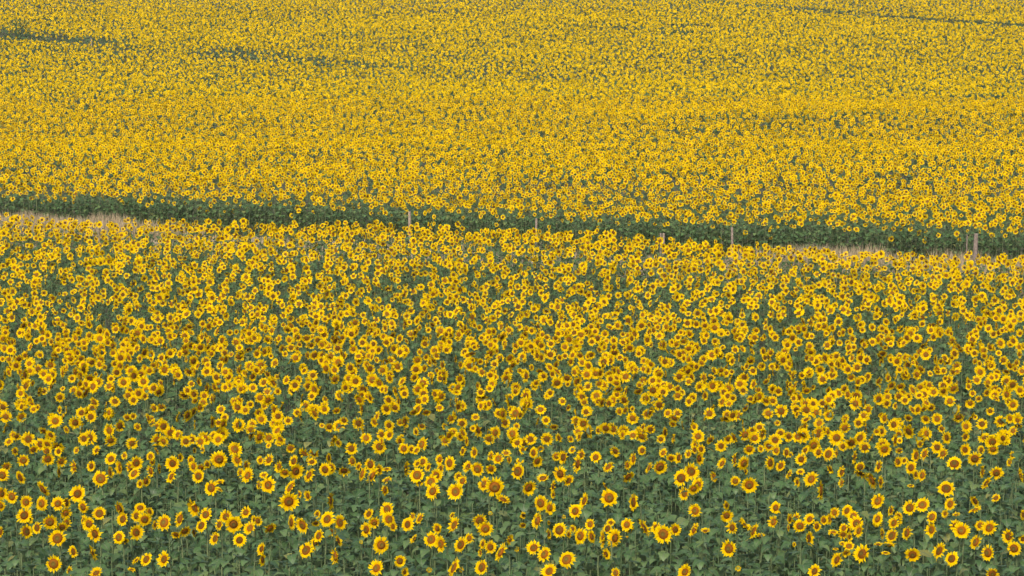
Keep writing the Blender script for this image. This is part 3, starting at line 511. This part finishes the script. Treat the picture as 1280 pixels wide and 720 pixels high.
def disc(t, rnd, seg=16, rings=4, m=1, r0=.54):
    V = [(0, 0, .07)]; R = [0]; F = []
    for k in range(1, rings + 1):
        r = k/rings
        for i in range(seg):
            a = 2*math.pi*i/seg; q = r0*r*(1 + (rnd.uniform(-.05, .05) if k == rings else 0))
            V.append((q*math.cos(a), q*math.sin(a), .10 + .10*math.sin(min(r, .8)/.8*math.pi)*.5 - (.09 if k == rings and rings > 1 else 0) + rnd.uniform(-.012, .012))); R.append(r)
    for i in range(seg):
        F.append((0, 1 + i, 1 + (i + 1) % seg))
        for k in range(rings - 1):
            a, b = 1 + k*seg, 1 + (k + 1)*seg; j = (i + 1) % seg
            F += [(a + i, b + i, b + j), (a + i, b + j, a + j)]
    t.add(V, F, R, m)
def calyx(t, rnd, seg=11, m=0):
    V = [(0, 0, -.42)]; F = []; R = [1]
    for rr, z in ((.22, -.36), (.52, -.06)):
        for i in range(seg): V.append((rr*math.cos(2*math.pi*i/seg), rr*math.sin(2*math.pi*i/seg), z)); R.append(1)
    for i in range(seg):
        j = (i + 1) % seg
        F += [(0, 1 + j, 1 + i), (1 + i, 1 + j, 1 + seg + j), (1 + i, 1 + seg + j, 1 + seg + i)]
    t.add(V, F, R, m)
    for i in range(seg):                              # pointed bracts behind the petals
        a = 2*math.pi*(i + .5)/seg; P = lambda r, s, z: (r*math.cos(a) - s*math.sin(a), r*math.sin(a) + s*math.cos(a), z)
        t.add([P(.45, -.12, -.1), P(.45, .12, -.1), P(rnd.uniform(.7, .86), 0, rnd.uniform(-.16, -.02))], [(0, 2, 1)], (1, 1, 1), m)
# ---- leaf, unit blade length, growing along +X from the stem axis
def leaf(t, rnd, sections=((0, .20), (.13, .40), (.38, .47), (.70, .28)), m=0, rise=.5, droop=None, pet=.45, at=(0, 0, 0), az=0.0, L=1.0, petiole=True, tint=None):
    droop = rnd.uniform(.5, 1.1) if droop is None else droop
    fold = rnd.uniform(.05, .28); side = rnd.uniform(-.25, .25); wid = rnd.uniform(.85, 1.12)
    pts = []; x, z, ang = 0.0, 0.0, math.atan(rise)
    x0, z0 = pet*math.cos(ang), pet*math.sin(ang)
    V, R = [], []
    def mid(u):
        a0 = ang*.5; a1 = -droop
        am = a0 + (a1 - a0)*u*.75
        return x0 + u*math.cos(am), z0 + u*math.sin(am)*.95
    for u, h in sections:
        mx, mz = mid(u); h *= wid; roll = side*h
        V += [(mx - (.10 if u == 0 else 0), -h, mz + fold*h - roll + rnd.uniform(-.04, .04)), (mx, 0, mz), (mx - (.10 if u == 0 else 0), h, mz + fold*h + roll + rnd.uniform(-.04, .04))]; R += [1, 0, 1]
    mx, mz = mid(1.0); V.append((mx, 0, mz)); R.append(.5); F = []
    for k in range(len(sections) - 1):
        a, b = 3*k, 3*k + 3
        F += [(a, b, b + 1), (a, b + 1, a + 1), (a + 1, b + 1, b + 2), (a + 1, b + 2, a + 2)]
    a = 3*(len(sections) - 1); e = len(V) - 1
    F += [(a, e, a + 1), (a + 1, e, a + 2)]
    if petiole:
        k = len(V); V += [(0, -.02, -.02), (0, .02, -.02), (0, 0, .03), (x0, -.015, z0), (x0, .015, z0), (x0, 0, z0 + .02)]; R += [0]*6
        F += [(k, k + 3, k + 5), (k, k + 5, k + 2), (k + 2, k + 5, k + 4), (k + 2, k + 4, k + 1)]
    ca, sa = math.cos(az), math.sin(az)
    V = [(at[0] + L*(x*ca - y*sa), at[1] + L*(x*sa + y*ca), at[2] + L*z) for x, y, z in V]
    t.add(V, F, R, m, rnd.random() if tint is None else tint)
def stem(t, rnd, m=0, seg=5, h=1.0, r=.013, neck=True):
    prof = [(0, 0, 0, 1.15), (rnd.uniform(-.02, .02), rnd.uniform(-.02, .02), .5, 1.0), (0, .015, .9, .85)]
    if neck: prof += [(0, .005, .975, .8), (0, -.055, .995, 1.1)]
    V, F, R = [], [], []
    for x, y, z, s in prof:
        for i in range(seg):
            a = 2*math.pi*i/seg; V.append((x + r*s*math.cos(a), y + r*s*math.sin(a), z*h)); R.append(1)
    for k in range(len(prof) - 1):
        for i in range(seg):
            j = (i + 1) % seg; a, b = k*seg, (k + 1)*seg
            F += [(a + i, a + j, b + j), (a + i, b + j, b + i)]
    t.add(V, F, R, m)

# ================================================================ the ground
def build_ground():
    xs = np.concatenate([np.linspace(-340, -70, 28)[:-1], np.linspace(-70, 70, 141), np.linspace(70, 340, 28)[1:]])
    ys = np.concatenate([np.arange(-60, 120, 1.0), np.arange(120, 300, 2.5), np.arange(300, 521, 10.0)])
    X, Y = np.meshgrid(xs, ys); Z = ground(X, Y); nx, ny = len(xs), len(ys)
    i = (np.arange(ny - 1)[:, None]*nx + np.arange(nx - 1)[None]).ravel()
    F = np.concatenate([np.stack([i, i + 1, i + nx + 1], 1), np.stack([i, i + nx + 1, i + nx], 1)])
    g = link('ground', tri_mesh('ground', np.stack([X, Y, Z], -1).reshape(-1, 3), F, [M_SOIL]))
    g['kind'] = 'structure'; g['label'] = 'brown field soil under the sunflowers with a tan verge between the fields'
build_ground()

# ================================================================ the nearest sunflowers, one by one
rnd = random.Random(3)
def one(name, fn, mats, *a, **k):
    t = Tmpl(); fn(t, rnd, *a, **k); return t.mesh(name, mats)
ME_RING = [one('petal_ring', petals, [M_PETAL], n=rnd.choice((14, 16, 18))) for _ in range(16)]
ME_DISC = [one('seed_disc', disc, [M_DISC], m=0, r0=q) for q in (.42, .46, .49, .52, .46, .44)]
ME_HEAD = [one('flower_head', calyx, [M_CALYX]) for _ in range(3)]
ME_STEM = [one('stem', stem, [M_STEM]) for _ in range(4)]
ME_LEAF = [one('leaf', leaf, [M_LEAF], tint=0.0) for _ in range(10)]
ME_BUDDISC = one('seed_disc', disc, [M_BUD], m=0, rings=3, r0=.5)
def make_sunflower(rec):
    x, y, h, rm, yaw, tilt, label = rec[:7]; bud = len(rec) > 7
    root = bpy.data.objects.new('sunflower', None); C.objects.link(root)
    root.location = (x, y, float(ground(x, y))); root.rotation_euler = (0, 0, R_(yaw)); root.empty_display_size = .1
    root['label'] = label; root['category'] = 'sunflower'; root['group'] = 'sunflowers at the near edge of the field'
    s = link('stem', rnd.choice(ME_STEM), root); s.scale = (1, 1, h)
    hd = link('flower_head', rnd.choice(ME_HEAD), root)
    hd.location = (0, -.10, h); hd.rotation_euler = (R_(90 - tilt), 0, 0); hd.scale = (rm, rm, rm)
    p = link('petal_ring', rnd.choice(ME_RING), hd); p['kind'] = 'stuff'; p.rotation_euler = (0, 0, rnd.uniform(0, 6.28))
    d = link('seed_disc', ME_BUDDISC if bud else rnd.choice(ME_DISC), hd)
    q = rnd.uniform(.88, 1.12); d.scale = (q, q, rnd.uniform(.7, 1.5)); d.rotation_euler = (0, 0, rnd.uniform(0, 6.28))
    if bud: p.scale = (.8, .8, 2.6)
    a0 = rnd.uniform(0, 6.28)
    for k in range(5):
        f = link('leaf', rnd.choice(ME_LEAF), root)
        L = rnd.uniform(.13, .20)*(.75 if k == 0 else 1)
        f.location = (0, .012, h*(.90 - .085*k) + rnd.uniform(-.02, .02)); f.scale = (L, L, L)
        f.rotation_euler = (rnd.uniform(-.25, .25), rnd.uniform(-.1, .5), a0 + 2.4*k + rnd.uniform(-.4, .4))
for rec in PLANTS: make_sunflower(rec)

# ================================================================ masses: the rest of both fields
class Mass:
    def __init__(s): s.V, s.F, s.R, s.T, s.M, s.n = [], [], [], [], [], 0
    def put(s, t, rot, scale, pos, tint):
        V, F, R, T, M = t; K = len(pos)
        if K == 0: return
        P = np.einsum('kij,nj->kni', rot, V)*scale[:, None, None] + pos[:, None, :]
        s.V.append(P.reshape(-1, 3)); s.F.append((F[None] + (np.arange(K)*len(V))[:, None, None]).reshape(-1, 3) + s.n)
        s.R.append(np.tile(R, K)); s.T.append((T[None] + tint[:, None]).ravel()); s.M.append(np.tile(M, K)); s.n += K*len(V)
    def mesh(s, name, mats):
        return tri_mesh(name, np.concatenate(s.V), np.concatenate(s.F), mats, np.concatenate(s.M), np.concatenate(s.R), np.concatenate(s.T))
def rotz(a):
    c, s = np.cos(a), np.sin(a); o = np.zeros((len(a), 3, 3)); o[:, 0, 0] = c; o[:, 0, 1] = -s; o[:, 1, 0] = s; o[:, 1, 1] = c; o[:, 2, 2] = 1; return o
def rotx(a):
    c, s = np.cos(a), np.sin(a); o = np.zeros((len(a), 3, 3)); o[:, 0, 0] = 1; o[:, 1, 1] = c; o[:, 1, 2] = -s; o[:, 2, 1] = s; o[:, 2, 2] = c; return o
def T_(fn, *a, **k):
    t = Tmpl(); fn(t, rnd, *a, **k); return t
def bloom(t, r, lod):
    if lod == 0: petals(t, r, 15, 2, 1, 0); disc(t, r, 10, 2, 1, r.uniform(.38, .5)); calyx(t, r, 5, 3)
    elif lod == 1: petals(t, r, 12, 1, 1, 0); disc(t, r, 6, 1, 1, r.uniform(.34, .46))
    elif lod == 3: petals(t, r, 10, 1, 1, 0); disc(t, r, 5, 1, 1, r.uniform(.32, .44))
    else:
        n = 8; V = [(0, 0, 0)] + [((1.0 if i % 2 else .66)*r.uniform(.85, 1.12)*math.cos(2*math.pi*i/n), (1.0 if i % 2 else .66)*r.uniform(.85, 1.12)*math.sin(2*math.pi*i/n), r.uniform(-.1, .15)) for i in range(n)]
        t.add(V, [(0, 1 + i, 1 + (i + 1) % n) for i in range(n)], [.3] + [.8]*n, 0); disc(t, r, 3, 1, 1, r.uniform(.46, .6))
S1 = ((0, .28), (.35, .46), (.72, .26)); S2 = ((.0, .3), (.45, .45))
def greens(t, r, lod, h=1.4, n=9, top=.93, low=.25):
    if lod < 2: stem(t, r, 3, 4 if lod == 0 else 3, h, .010, False)
    a = r.uniform(0, 6.28)
    for k in range(n):
        f = top - (top - low)*(k/(n - 1))**.9; L = r.uniform(.12, .19)*(.7 if k == 0 else 1)
        if lod < 2: leaf(t, r, S1 if lod == 0 else S2, 2, at=(0, 0, f*h), az=a + 2.4*k + r.uniform(-.4, .4), L=L, petiole=False)
        else:
            az = a + 2.4*k; ca, sa = math.cos(az), math.sin(az); L *= 1.5
            P = lambda u, v, z: (u*ca - v*sa, u*sa + v*ca, f*h + z)
            t.add([P(.03, 0, 0), P(.6*L, -.5*L, .1*L), P(1.35*L, 0, -.5*L), P(.6*L, .5*L, .1*L)], [(0, 1, 2), (0, 2, 3)], (.5, 1, .5, 1), 2, r.random())
BLOOM = [[T_(bloom, l).arrays() for _ in range(12)] for l in range(4)]
GREEN = [[T_(greens, 0, n=8).arrays() for _ in range(12)], [T_(greens, 1, n=5, low=.5).arrays() for _ in range(12)], [T_(greens, 2, n=2, top=1.03, low=.82).arrays() for _ in range(12)]]
THICK = [T_(greens, 0, h=1.3, n=10, top=.99, low=.3).arrays() for _ in range(8)]
THIN = [T_(greens, 1, h=1.3, n=9, top=.98, low=.3).arrays() for _ in range(8)]

def wob(x, y, s, ph): return (np.sin(x*s*1.0 + ph) * np.sin(y*s*1.37 + 2.1*ph) + np.sin(x*s*2.3 + y*s*1.1 + ph*3.3)*.6 + np.sin(x*s*.61 - y*s*2.9 + ph*5.1)*.6)/2.2
def seg_dist(x, y, a, b):
    ax, ay = a; dx, dy = b[0] - ax, b[1] - ay; u = np.clip(((x - ax)*dx + (y - ay)*dy)/(dx*dx + dy*dy), 0, 1)
    return np.hypot(x - ax - u*dx, y - ay - u*dy), u
def scatter(y0, y1, x_margin, step):
    ys = np.arange(y0, y1, step); out = []
    for k, yy in enumerate(ys):
        hw = .2135*yy + x_margin; xs = np.arange(-hw, hw, step)
        out.append(np.stack([xs + rng.uniform(-.58, .58, len(xs))*step, yy + rng.uniform(-.58, .58, len(xs))*step], 1))
    return np.concatenate(out)
def to_photo(p):                                      # where a point shows in the 1280 x 720 frame
    c, s = math.cos(PITCH), math.sin(PITCH); d = p[:, 1]*c - p[:, 2]*s
    return 640 + FOC*p[:, 0]/d, 360 - FOC*(p[:, 1]*s + p[:, 2]*c)/d
mass = Mass(); under = Mass()
def plant_field(P, lod, hgt=1.48, r_mean=.115, yaw_s=38, glod=None, sig=.07):
    glod = lod if glod is None else glod
    K = len(P); h = hgt + rng.normal(0, sig, K); g = ground(P[:, 0], P[:, 1])
    h -= rng.exponential(.14, K)*((tline(P) > T_FAR - 1) & (tline(P) < T_FAR + 1.0))
    yaw = R_(1)*np.clip(rng.normal(-4, yaw_s, K), -95, 95); tilt = R_(1)*rng.normal(4, 18, K)
    r = np.clip(rng.normal(r_mean, .02, K), .06, .155)
    base = np.stack([P[:, 0], P[:, 1], g], 1); tint = rng.random(K); v = rng.integers(0, 12, K)
    pos = base + np.stack([np.sin(yaw)*.1, -np.cos(yaw)*.1, h], 1)
    rot = rotz(yaw) @ rotx(np.pi/2 - tilt) @ rotz(rng.uniform(0, 6.28, K))
    for i in range(12):
        s = v == i; mass.put(BLOOM[lod][i], rot[s], r[s], pos[s], tint[s]*.6)
        mass.put(GREEN[glod][i], rotz(rng.uniform(0, 6.28, s.sum())), h[s]/1.48, base[s], tint[s])
def tline(P): return P[:, 1] + SLANT*P[:, 0]
# near field behind the single ones
P = scatter(20, 110, 1.6, .46); t = tline(P)
keep = (t < T_NEAR - .7 - 1.1*(P[:, 0] < -13.5) + 1.4*np.exp(-((P[:, 0] + 2)/9)**4) + .5*wob(P[:, 0], P[:, 1], 1.1, .3)) & (wob(P[:, 0]*.8, P[:, 1]*1.5, 1.0, 1.2) + rng.normal(0, .25, len(P)) > -.50 + .26*(P[:, 1] < 47))
E = scatter(75, 104, 2.0, .66); te = tline(E) - .4*wob(E[:, 0], E[:, 1], 1.1, .3); te += .7 + 1.1*(E[:, 0] < -13.5) - 1.0*np.exp(-((E[:, 0] + 2)/9)**4); P = np.concatenate([P[keep], E[(te < T_NEAR) & (te > T_NEAR - 3.2)]]); hp = np.stack([P[:, 0], P[:, 1], ground(P[:, 0], P[:, 1]) + 1.48], 1); u, v_ = to_photo(hp)
P = P[(v_ < 557) | (((u < -14) | (u > 1294) | (v_ > 740)) & (rng.random(len(P)) < .5))]
plant_field(P[P[:, 1] < 62], 0, yaw_s=45); plant_field(P[P[:, 1] >= 62], 1, r_mean=.111, yaw_s=42)
# smaller blooms standing between the single ones
A = np.array(SMALL, float); K = len(A); yaw = R_(1)*A[:, 4]; g = ground(A[:, 0], A[:, 1])
base = np.stack([A[:, 0], A[:, 1], g], 1); pos = base + np.stack([np.sin(yaw)*.1, -np.cos(yaw)*.1, A[:, 2]], 1)
rot = rotz(yaw) @ rotx(np.pi/2 - R_(1)*A[:, 5]) @ rotz(rng.uniform(0, 6.28, K)); v = rng.integers(0, 12, K)
for i in range(12):
    s = v == i; mass.put(BLOOM[0][i], rot[s], A[s, 3], pos[s], rng.random(s.sum())*.6); mass.put(GREEN[0][i], rotz(rng.uniform(0, 6.28, s.sum())), A[s, 2]/1.48, base[s], rng.random(s.sum()))
# far field, front rows then the slope; where blooms fail, lower green plants fill in
def poly_dist(x, y, pts): return np.min([seg_dist(x, y, p, q)[0] for p, q in zip(pts, pts[1:])], axis=0)
def far_keep(P):
    x, y = P[:, 0], P[:, 1]; t = tline(P); n = len(P); R1 = rng.random(n)
    front = t > T_FAR + .45*wob(x, y, .9, 2.2) + .5*wob(x, y, 2.3, .7)
    k = (wob(x*.5, y*.5, 1.0, .4) + rng.normal(0, .3, n) > -1.0) & ~((wob(x*.16, y*.62, 1.0, 2.6) > .70) & (R1 < .6) & (y > 125))
    lane = poly_dist(x, y, [(-2, 255), (17.6, 242.2), (28, 235.2), (37.6, 227.2), (46.5, 219.2), (53.6, 212.8), (75, 194)])
    k &= (lane > 1.0 + .5*wob(x, y, 1.1, .2)) | (R1 < np.clip((46 - x)/50, .1, .65))       # lane across the upper right
    s1 = poly_dist(x, y, [(-62, 219), (-52, 214.5), (-44, 211.5)]); k &= (s1 > 4.3 + 1.6*wob(x, y, .9, 1.9)) | (R1 < .13*s1 - .12)
    s2 = poly_dist(x, y, [(-44, 211.5), (-35, 206.8)]); k &= (s2 > 2.6 + 1.4*wob(x, y, 1.1, .9)) | (R1 < .2*s2 - .1)    # thin patch at the upper left
    s3 = poly_dist(x, y, [(-23.5, 198), (-17.3, 192.9), (-13, 189.5)]); k &= (s3 > 2.7 + 1.6*wob(x, y, .9, 3.0)) | (R1 < .36)
    s4 = poly_dist(x, y, [(-50, 204), (-33, 200)]); k &= (s4 > 3.5) | (wob(x, y*1.4, 1.3, 5.0) < .15)
    s5 = poly_dist(x, y, [(5, 219), (12, 217), (17, 214)]); k &= (s5 > .7 + .6*wob(x, y, .8, 1.4)) | (R1 < .3)
    bare = np.hypot((x + 36.3)/2.0, (y - 206.6)/1.5) < 1.0
    return front & k, front & ~k & ~bare
def weeds(B):
    K = len(B); v = rng.integers(0, 12, K); base = np.stack([B[:, 0], B[:, 1], ground(B[:, 0], B[:, 1])], 1); sc = np.clip(rng.normal(.93, .08, K), .5, 1.05)
    for i in range(12):
        s = v == i; mass.put(GREEN[2][i], rotz(rng.uniform(0, 6.28, s.sum())), sc[s], base[s], rng.random(s.sum()))
P = scatter(75, 130, 2.0, .42); kp, kr = far_keep(P); weeds(P[kr]); P = P[kp]
plant_field(P[P[:, 1] < 108], 1, r_mean=.098); P1 = P[P[:, 1] >= 108]
P2 = scatter(130, 247, 1.5, .368); kp, kr = far_keep(P2); weeds(P2[kr]); P2 = np.concatenate([P1, P2[kp]])
plant_field(P2[P2[:, 1] < 165], 3, r_mean=.101, yaw_s=32, glod=2, sig=.06); plant_field(P2[P2[:, 1] >= 165], 2, r_mean=.101, yaw_s=32, sig=.06)
fld = link('sunflower_field', mass.mesh('sunflower_field', [M_PETAL, M_DISC, M_LEAF, M_STEM]))
fld['kind'] = 'stuff'; fld['label'] = 'dense yellow sunflower fields stretching back on both sides of the verge'; fld['category'] = 'flower field'
# leafy growth without blooms: fills the near rows and the front of the far field
P = scatter(21, 46, .9, .345); Q = scatter(46, 95, 1.0, .66); Q = Q[tline(Q) < T_NEAR + .2 - 1.6*(Q[:, 0] < -13.5)]
W = scatter(74, 106, 3.0, .28); W = W[np.abs(tline(W) - T_FAR - .8 - .45*wob(W[:, 0], W[:, 1], .9, 2.2) - .4*wob(W[:, 0], W[:, 1], 2.3, .7)) < .95]
for B, hm, KIND in ((P, 1.29, THICK), (Q, 1.22, THIN), (W, 1.36, THIN)):
    K = len(B); v = rng.integers(0, 8, K); base = np.stack([B[:, 0], B[:, 1], ground(B[:, 0], B[:, 1])], 1)
    sc = (hm + rng.normal(0, .09, K) + .07*wob(B[:, 0], B[:, 1], 1.7, .9))/1.3
    for i in range(8):
        s = v == i; under.put(KIND[i], rotz(rng.uniform(0, 6.28, s.sum())), sc[s], base[s], rng.random(s.sum()))
fo = link('sunflower_foliage', under.mesh('sunflower_foliage', [M_PETAL, M_DISC, M_LEAF, M_STEM]))
fo['kind'] = 'stuff'; fo['label'] = 'dark green broad leaves filling the gaps between sunflower stems'; fo['category'] = 'foliage'

# ================================================================ dry grass on the verge
def build_grass():
    n = 60000; x = rng.uniform(-26, 24, n); t = rng.uniform(T_NEAR + .6, T_FAR - .3, n); y = t - SLANT*x
    amt = np.clip(np.maximum((-x - 13)/3.5, (x - 7)/4), 0, 1)*.9 + .08 + .30*wob(x, t, .9, 4.0) - .55*(wob(x, t*.5, .75, 6.1) > .12)
    k = rng.random(n) < amt; x, y = x[k], y[k]; amt = np.clip(amt[k], 0, 1); n = len(x)
    h = rng.uniform(.5, 1.0, n)*(.5 + .5*amt); a = rng.uniform(0, 6.28, n); w_ = rng.uniform(.008, .02, n); le = rng.uniform(0, .35, n)*h; b = rng.uniform(0, 6.28, n)
    z = ground(x, y); dx, dy = np.cos(a)*w_, np.sin(a)*w_; lx, ly = np.cos(b)*le, np.sin(b)*le
    V = np.stack([np.stack([x - dx, y - dy, z - .02], 1), np.stack([x + dx, y + dy, z - .02], 1), np.stack([x - dx*.8 + lx*.4, y - dy*.8 + ly*.4, z + h*.6], 1),
                  np.stack([x + dx*.8 + lx*.4, y + dy*.8 + ly*.4, z + h*.6], 1), np.stack([x + lx, y + ly, z + h], 1)], 1)
    F = (np.array([(0, 1, 3), (0, 3, 2), (2, 3, 4)])[None] + 5*np.arange(n)[:, None, None]).reshape(-1, 3)
    o = link('dry_grass', tri_mesh('dry_grass', V.reshape(-1, 3), F, [M_GRASS], tint=np.repeat(rng.random(n), 5)))
    o['kind'] = 'stuff'; o['label'] = 'tall dry tan grass on the verge between the two fields'; o['category'] = 'grass'
build_grass()

# ================================================================ fence posts on the verge
def post(px, top, t, r, material, label, lean=0.0, side=7):
    k = (px - 640)/FOC; y = t/(1 + SLANT*k*1.02); d = y*math.cos(PITCH) + 10.5*math.sin(PITCH); x = k*d
    z0 = float(ground(x, y)); c, s = math.cos(PITCH), math.sin(PITCH); q = (360 - top)/FOC
    z1 = y*(q*c - s)/(c + q*s)                          # height of the top on its line of sight
    T = Tmpl(); V, F, R = [], [], []; H = z1 - z0 + .25
    lv = [(0, 1.05), (.35, 1.0), (.8, .95), (.985, .9), (1.0, .7)]
    for f, s_ in lv:
        for i in range(side):
            a = 2*math.pi*i/side; rr = r*s_*(1 + .08*math.sin(3*a + px)); V.append((rr*math.cos(a) + lean*f, rr*math.sin(a), f*H - .25)); R.append(f)
    for j in range(len(lv) - 1):
        for i in range(side):
            i2 = (i + 1) % side; a, b = j*side, (j + 1)*side; F += [(a + i, a + i2, b + i2), (a + i, b + i2, b + i)]
    V.append((lean, 0, H - .25 + r*.15)); R.append(1); F += [((len(lv) - 1)*side + i, (len(lv) - 1)*side + (i + 1) % side, len(V) - 1) for i in range(side)]
    T.add(V, F, R, 0); o = link('fence_post', T.mesh('fence_post', [material], False)); o.location = (x, y, z0)
    o['label'] = label; o['category'] = 'fence post'; o['group'] = 'old fence posts along the verge'
post(512, 264.5, 91.8, .058, M_WOOD_PALE, 'pale wooden fence post, tall and upright, against the dark leaves left of centre')
post(669.5, 273, 91.2, .045, M_WOOD_DARK, 'thin dark fence post right of centre, just clear of the blooms', .03)
post(826, 291.5, 91.2, .040, M_WOOD_DARK, 'dark half of the twin stub of posts behind blooms')
post(829.6, 291.5, 91.0, .050, M_WOOD_PALE, 'pale half of the twin stub of posts behind blooms')
post(916, 284, 91.8, .050, M_WOOD_DARK, 'dark weathered fence post just right of the twin stub posts', -.03)
post(1208.5, 293, 91.5, .022, M_WOOD_DARK, 'very thin dark stake close beside the thick right-hand post')
post(1219, 292, 91.5, .080, M_WOOD_DARK, 'thick brown weathered fence post near the right edge', .02)
def far_post():
    t = Tmpl(); stem(t, random.Random(2), 0, 6, 1.75, .07, False); o = link('fence_post', t.mesh('fence_post', [M_WOOD_DARK], False))
    x, y = -36.4, 208.6; o.location = (x, y, float(ground(x, y))); o['label'] = 'tiny dark post on the bare strip in the far upper left field'; o['category'] = 'fence post'
far_post()

# ================================================================ a loose bush on the bare strip
def bush(x, y, h, r, label):
    root = bpy.data.objects.new('bush', None); C.objects.link(root); root.location = (x, y, float(ground(x, y)))
    root['label'] = label; root['category'] = 'bush'
    rr = random.Random(7); t = Tmpl()
    for k in range(6):
        a = rr.uniform(0, 6.28); e = (math.cos(a)*r*.6, math.sin(a)*r*.6, h*rr.uniform(.6, .9)); q = .02
        t.add([(-q, 0, 0), (q, 0, 0), (0, q, 0), (e[0], e[1], e[2])], [(0, 1, 3), (1, 2, 3), (2, 0, 3)], (0, 0, 0, 1), 0)
    link('trunk', t.mesh('trunk', [M_BARK]), root); t = Tmpl()
    for k in range(480):
        a, b = rr.uniform(0, 6.28), rr.random()**.5; z = h*rr.uniform(.3, 1.0); q = r*b*math.sin(min(1, .25 + z/h*.6)*math.pi)**.6*rr.uniform(.7, 1.1)
        leaf(t, rr, S2, 0, at=(q*math.cos(a), q*math.sin(a), z), az=rr.uniform(0, 6.28), L=rr.uniform(.10, .18), petiole=False)
    link('crown', t.mesh('crown', [M_LEAF]), root)
bush(-43.6, 213.2, 2.7, 1.3, 'loose grey green bush above the sunflowers at the upper left')

# ================================================================ haze in the air
if HAZE > 0:
    m, n, l, b, o = mat('haze'); n.remove(b)
    pv = n.new('ShaderNodeVolumePrincipled'); pv.inputs['Color'].default_value = (.90, .91, .90, 1); pv.inputs['Density'].default_value = HAZE; pv.inputs['Anisotropy'].default_value = .2
    l.new(pv.outputs[0], o.inputs['Volume'])
    x0, x1, y0, y1, z0, z1 = -360, 360, -75, 540, -14.0, 9.0
    V = [(x, y, z) for z in (z0, z1) for y in (y0, y1) for x in (x0, x1)]
    F = [(0, 3, 1), (0, 2, 3), (4, 5, 7), (4, 7, 6), (0, 1, 5), (0, 5, 4), (2, 7, 3), (2, 6, 7), (0, 4, 6), (0, 6, 2), (1, 3, 7), (1, 7, 5)]
    hz = link('haze', tri_mesh('haze', V, F, [m], smooth=False)); hz['kind'] = 'stuff'
